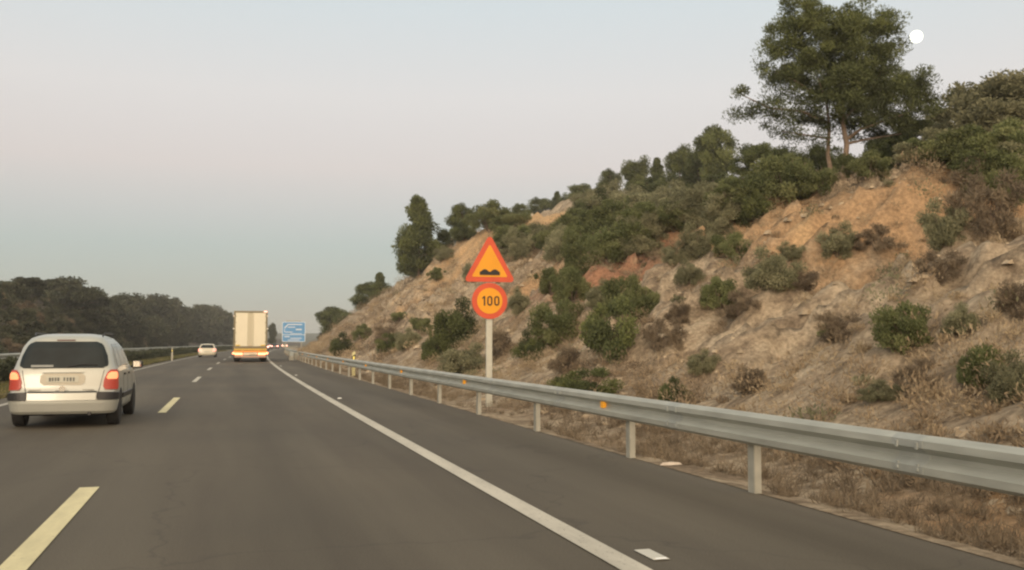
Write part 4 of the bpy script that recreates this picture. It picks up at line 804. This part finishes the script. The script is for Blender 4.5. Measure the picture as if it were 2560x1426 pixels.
VX = VV[:, :, 0] * c_ * 1.3 - VV[:, :, 1] * s_; VY = VV[:, :, 0] * s_ * 1.3 + VV[:, :, 1] * c_
VV = np.stack([VX + X_[:, None], VY + v_[:, None], VV[:, :, 2] * .9 + Z_[:, None] - sz[:, None] * .42], 2).reshape(-1, 3)
fq = [(i, (i + 1) % 6, 6 + (i + 1) % 6, 6 + i) for i in range(6)] + [(6, 7, 8, 9), (6, 9, 10, 11)]
FF = (np.array(fq)[None] + (np.arange(nS) * 12)[:, None, None]).reshape(-1, 4)
tag(linkme('rubble', np_mesh('rubble', VV, FF, mat('pale_rock', (.46, .375, .265), .9, var=.35, scale=1.3, bump=.6))), 'pale broken stones strewn over the cut slope', 'rubble', kind='stuff')
tag(scrub('dry_brush', 700, 7.6, 22, 7, 120, .28, .62, 300, .085, .020, L_DRY, 14, 1.4, .8, .1, .6), 'grey brown twiggy brush clumps on the cut slope', 'dry brush', kind='stuff')
tag(scrub('roadside_grass', 4200, 5.25, 7.4, 4, 90, .05, .15, 34, .15, .009, L_BROWN, 3, 1.7, 1.0, .3, 1), 'dry brown grass along the foot of the guardrail', 'grass', kind='stuff')
rng = np.random.default_rng(8)
cl = []
for i in range(2600):
    v = 12 + 190 * rng.random() ** 1.5; u = rng.uniform(-7.9, -5.85); cl.append(((u + float(cx(v)), v, .05), (.22, .22, .07), 14, rng.uniform(0, 1)))
V, Fc, T = leaves(cl, .16, .03, 1.2, rng); tag(linkme('verge_grass', np_mesh('verge_grass', V, Fc, L_GRASS, T)), 'short dull grass on the median verge', 'grass', kind='stuff')
# median hedge
cl = []
for i in range(2600):
    v = 5 + 330 * rng.random() ** 1.3; u = rng.uniform(-8.7, -8.0); z = rng.uniform(.1, .80); cl.append(((u + float(cx(v)), v, z), (.24 + v / 900, .35 + v / 300, .17), 60, rng.uniform(0, .8)))
V, Fc, T = leaves(cl, .15, .07, .2, rng); hd = linkme('hedge', np_mesh('hedge', V, Fc, L_DARK, T)); tag(hd, 'long clipped dark green hedge along the median', 'hedge')

# ------------------------------------------------------------------ left side woods
def u_at(px, u):   # distance along the road where the ray through px meets lateral line u
    d = ray(px, 860); k = d.x / d.y; ys = np.linspace(20, 680, 3300); f = u + cx(ys) - k * ys; i = np.nonzero(f > 0)[0]
    return ys[i[0]] if len(i) and i[0] > 0 else 300.0
LT = [(10, 712, 70, -34, 5), (60, 738, 60, -33, 2), (150, 698, 84, -34, 5), (200, 735, 70, -34, 2), (100, 728, 70, -36, 5), (262, 768, 60, -32, 2), (310, 740, 76, -31, 5), (350, 752, 60, -32, 2), (395, 744, 80, -30, 5), (425, 752, 60, -31, 2), (462, 772, 60, -30, 5), (500, 768, 66, -29, 2), (530, 770, 60, -28, 5), (556, 786, 50, -28, 2), (585, 795, 46, -26, 5), (610, 800, 46, -26, 2)]
for i, (px, pt, w, u, k) in enumerate(LT):
    v = u_at(px, u); q_x = u + float(cx(v)); Zc = q_x * math.sin(YAW) + v * math.cos(YAW); q = at(px, pt, Zc); base = float(hz(q_x, v))
    lab = ['dark rounded tree above the left rock slope at the picture edge', 'low dark tree above the rock slope over the minivan roof', 'tall rounded tree standing highest above the left rock slope', 'dark tree on the right shoulder of the left rock slope', 'low wide tree between the two tall ones on the left rock slope', 'low tree in the dip between rock slope and woods'][i] if i < 6 else ['', '', '', '', '', '', 'first big rounded tree of the woods right of the dip', 'small tree between the two big rounded ones of the left woods', 'second big rounded tree of the left woods', 'tree on the falling right edge of the second rounded crown'][i] if i < 10 else 'dark tree with a rounded crown in the dense woods left of the lorry'
    tree('dark_tree', (q_x, v, base - .3), max(2.5, q.z - base + .3), w * Zc / 2450 * 1.25, k, lab, group='dark trees left of the motorway' , dark=True)
for i in range(44):
    v = 175 + 330 * (i / 44.0) + RNG.uniform(-4, 4); u = RNG.uniform(-30, -24.5); hgt = RNG.uniform(3.2, 6.0); X = u + float(cx(v)); 
    tree('dark_tree', (X, v, float(hz(X, v)) - .3), hgt, hgt * RNG.uniform(.8, 1.2), (2, 5)[i % 2], 'dark tree with a rounded crown in the dense woods left of the lorry', group='dark trees left of the motorway', dark=True)
for i in range(120):
    v = 105 + 140 * RNG.random(); u = -24 - 9.5 * RNG.random(); X = u + float(cx(v)); s_ = RNG.uniform(.8, 2.0)
    bush((X, v, float(hz(X, v))), s_ * 1.9, s_, ('darkest', 'darkest', 'brown')[i % 3], {'darkest': 'dark bush on the left rock slope', 'brown': 'dull brown bush on the left rock slope'}[('darkest', 'darkest', 'brown')[i % 3]], 'bush', 'bushes on the left rock slope')
# right side far trees beyond the end of the cut
for i in range(34):
    v = 185 + 330 * (i / 34.0); u = RNG.uniform(13, 34); hgt = RNG.uniform(3.0, 6.0); X = u + float(cx(v))
    tree('dark_tree', (X, v, float(hz(X, v)) - .3), hgt, hgt * RNG.uniform(.9, 1.4), (2, 5, 3)[i % 3], 'dark tree in the far woods below the nose of the slope behind the blue sign', group='far trees right of the motorway', dark=True)
p = at(681, 812, 330); tree('dark_tree', (p.x, p.y, 0), p.z, 2.6, 2, 'small dark tree standing clear just right of the lorry', dark=True)
# distant hills
def hills():
    xs = np.linspace(-900, 1500, 160); ys = np.linspace(900, 1500, 14); Xg, Yg = np.meshgrid(xs, ys)
    prof = np.sin((Yg - 900) / 600 * math.pi) ** .7; H = (15 + 10 * fbm(xs / 160, xs * 0 + 3, 3, 4))[None, :] * prof
    vv = np.stack([Xg.ravel(), Yg.ravel(), (H - .5).ravel()], 1); i = (np.arange(13)[:, None] * 160 + np.arange(159)[None, :]).ravel(); f = np.stack([i, i + 1, i + 161, i + 160], 1)
    tag(linkme('distant_hills', np_mesh('distant_hills', vv, f, mat('far_woods', (.07, .08, .055), .95, var=.3, scale=.03), smooth=True)), kind='structure')
hills()
# moon
p = at(2291, 92, 6000); me = bpy.data.meshes.new('moon'); mb = MB(); n = 24; Rm = 15.5 / 2450 * 6000
mb.loops([[(Rm * math.sin(math.pi * i / 16) * math.cos(2 * math.pi * k / n), Rm * math.sin(math.pi * i / 16) * math.sin(2 * math.pi * k / n), Rm * math.cos(math.pi * i / 16)) for k in range(n)] for i in [.05] + list(range(1, 16)) + [15.95]])
o = mb.build('moon', mat('moonlight', (0, 0, 0), 1, emis=(1.0, 1.0, .86), es=2.0), None, True, tuple(p)); tag(o, 'bright full moon beside the top of the big pine', 'moon')

# haze over the whole stretch of motorway
hm = bpy.data.materials.new('air'); hm.use_nodes = True; t = hm.node_tree; t.nodes.remove(t.nodes['Principled BSDF'])
pv = N(t, 'ShaderNodeVolumePrincipled'); pv.inputs['Color'].default_value = (.93, .95, .96, 1); pv.inputs['Density'].default_value = .00045; t.links.new(pv.outputs[0], t.nodes['Material Output'].inputs['Volume'])
o = MB().box((300, 800, 20), (2600, 1900, 44)).build('haze', hm); tag(o, 'thin pale haze over the far motorway', 'haze', kind='stuff')
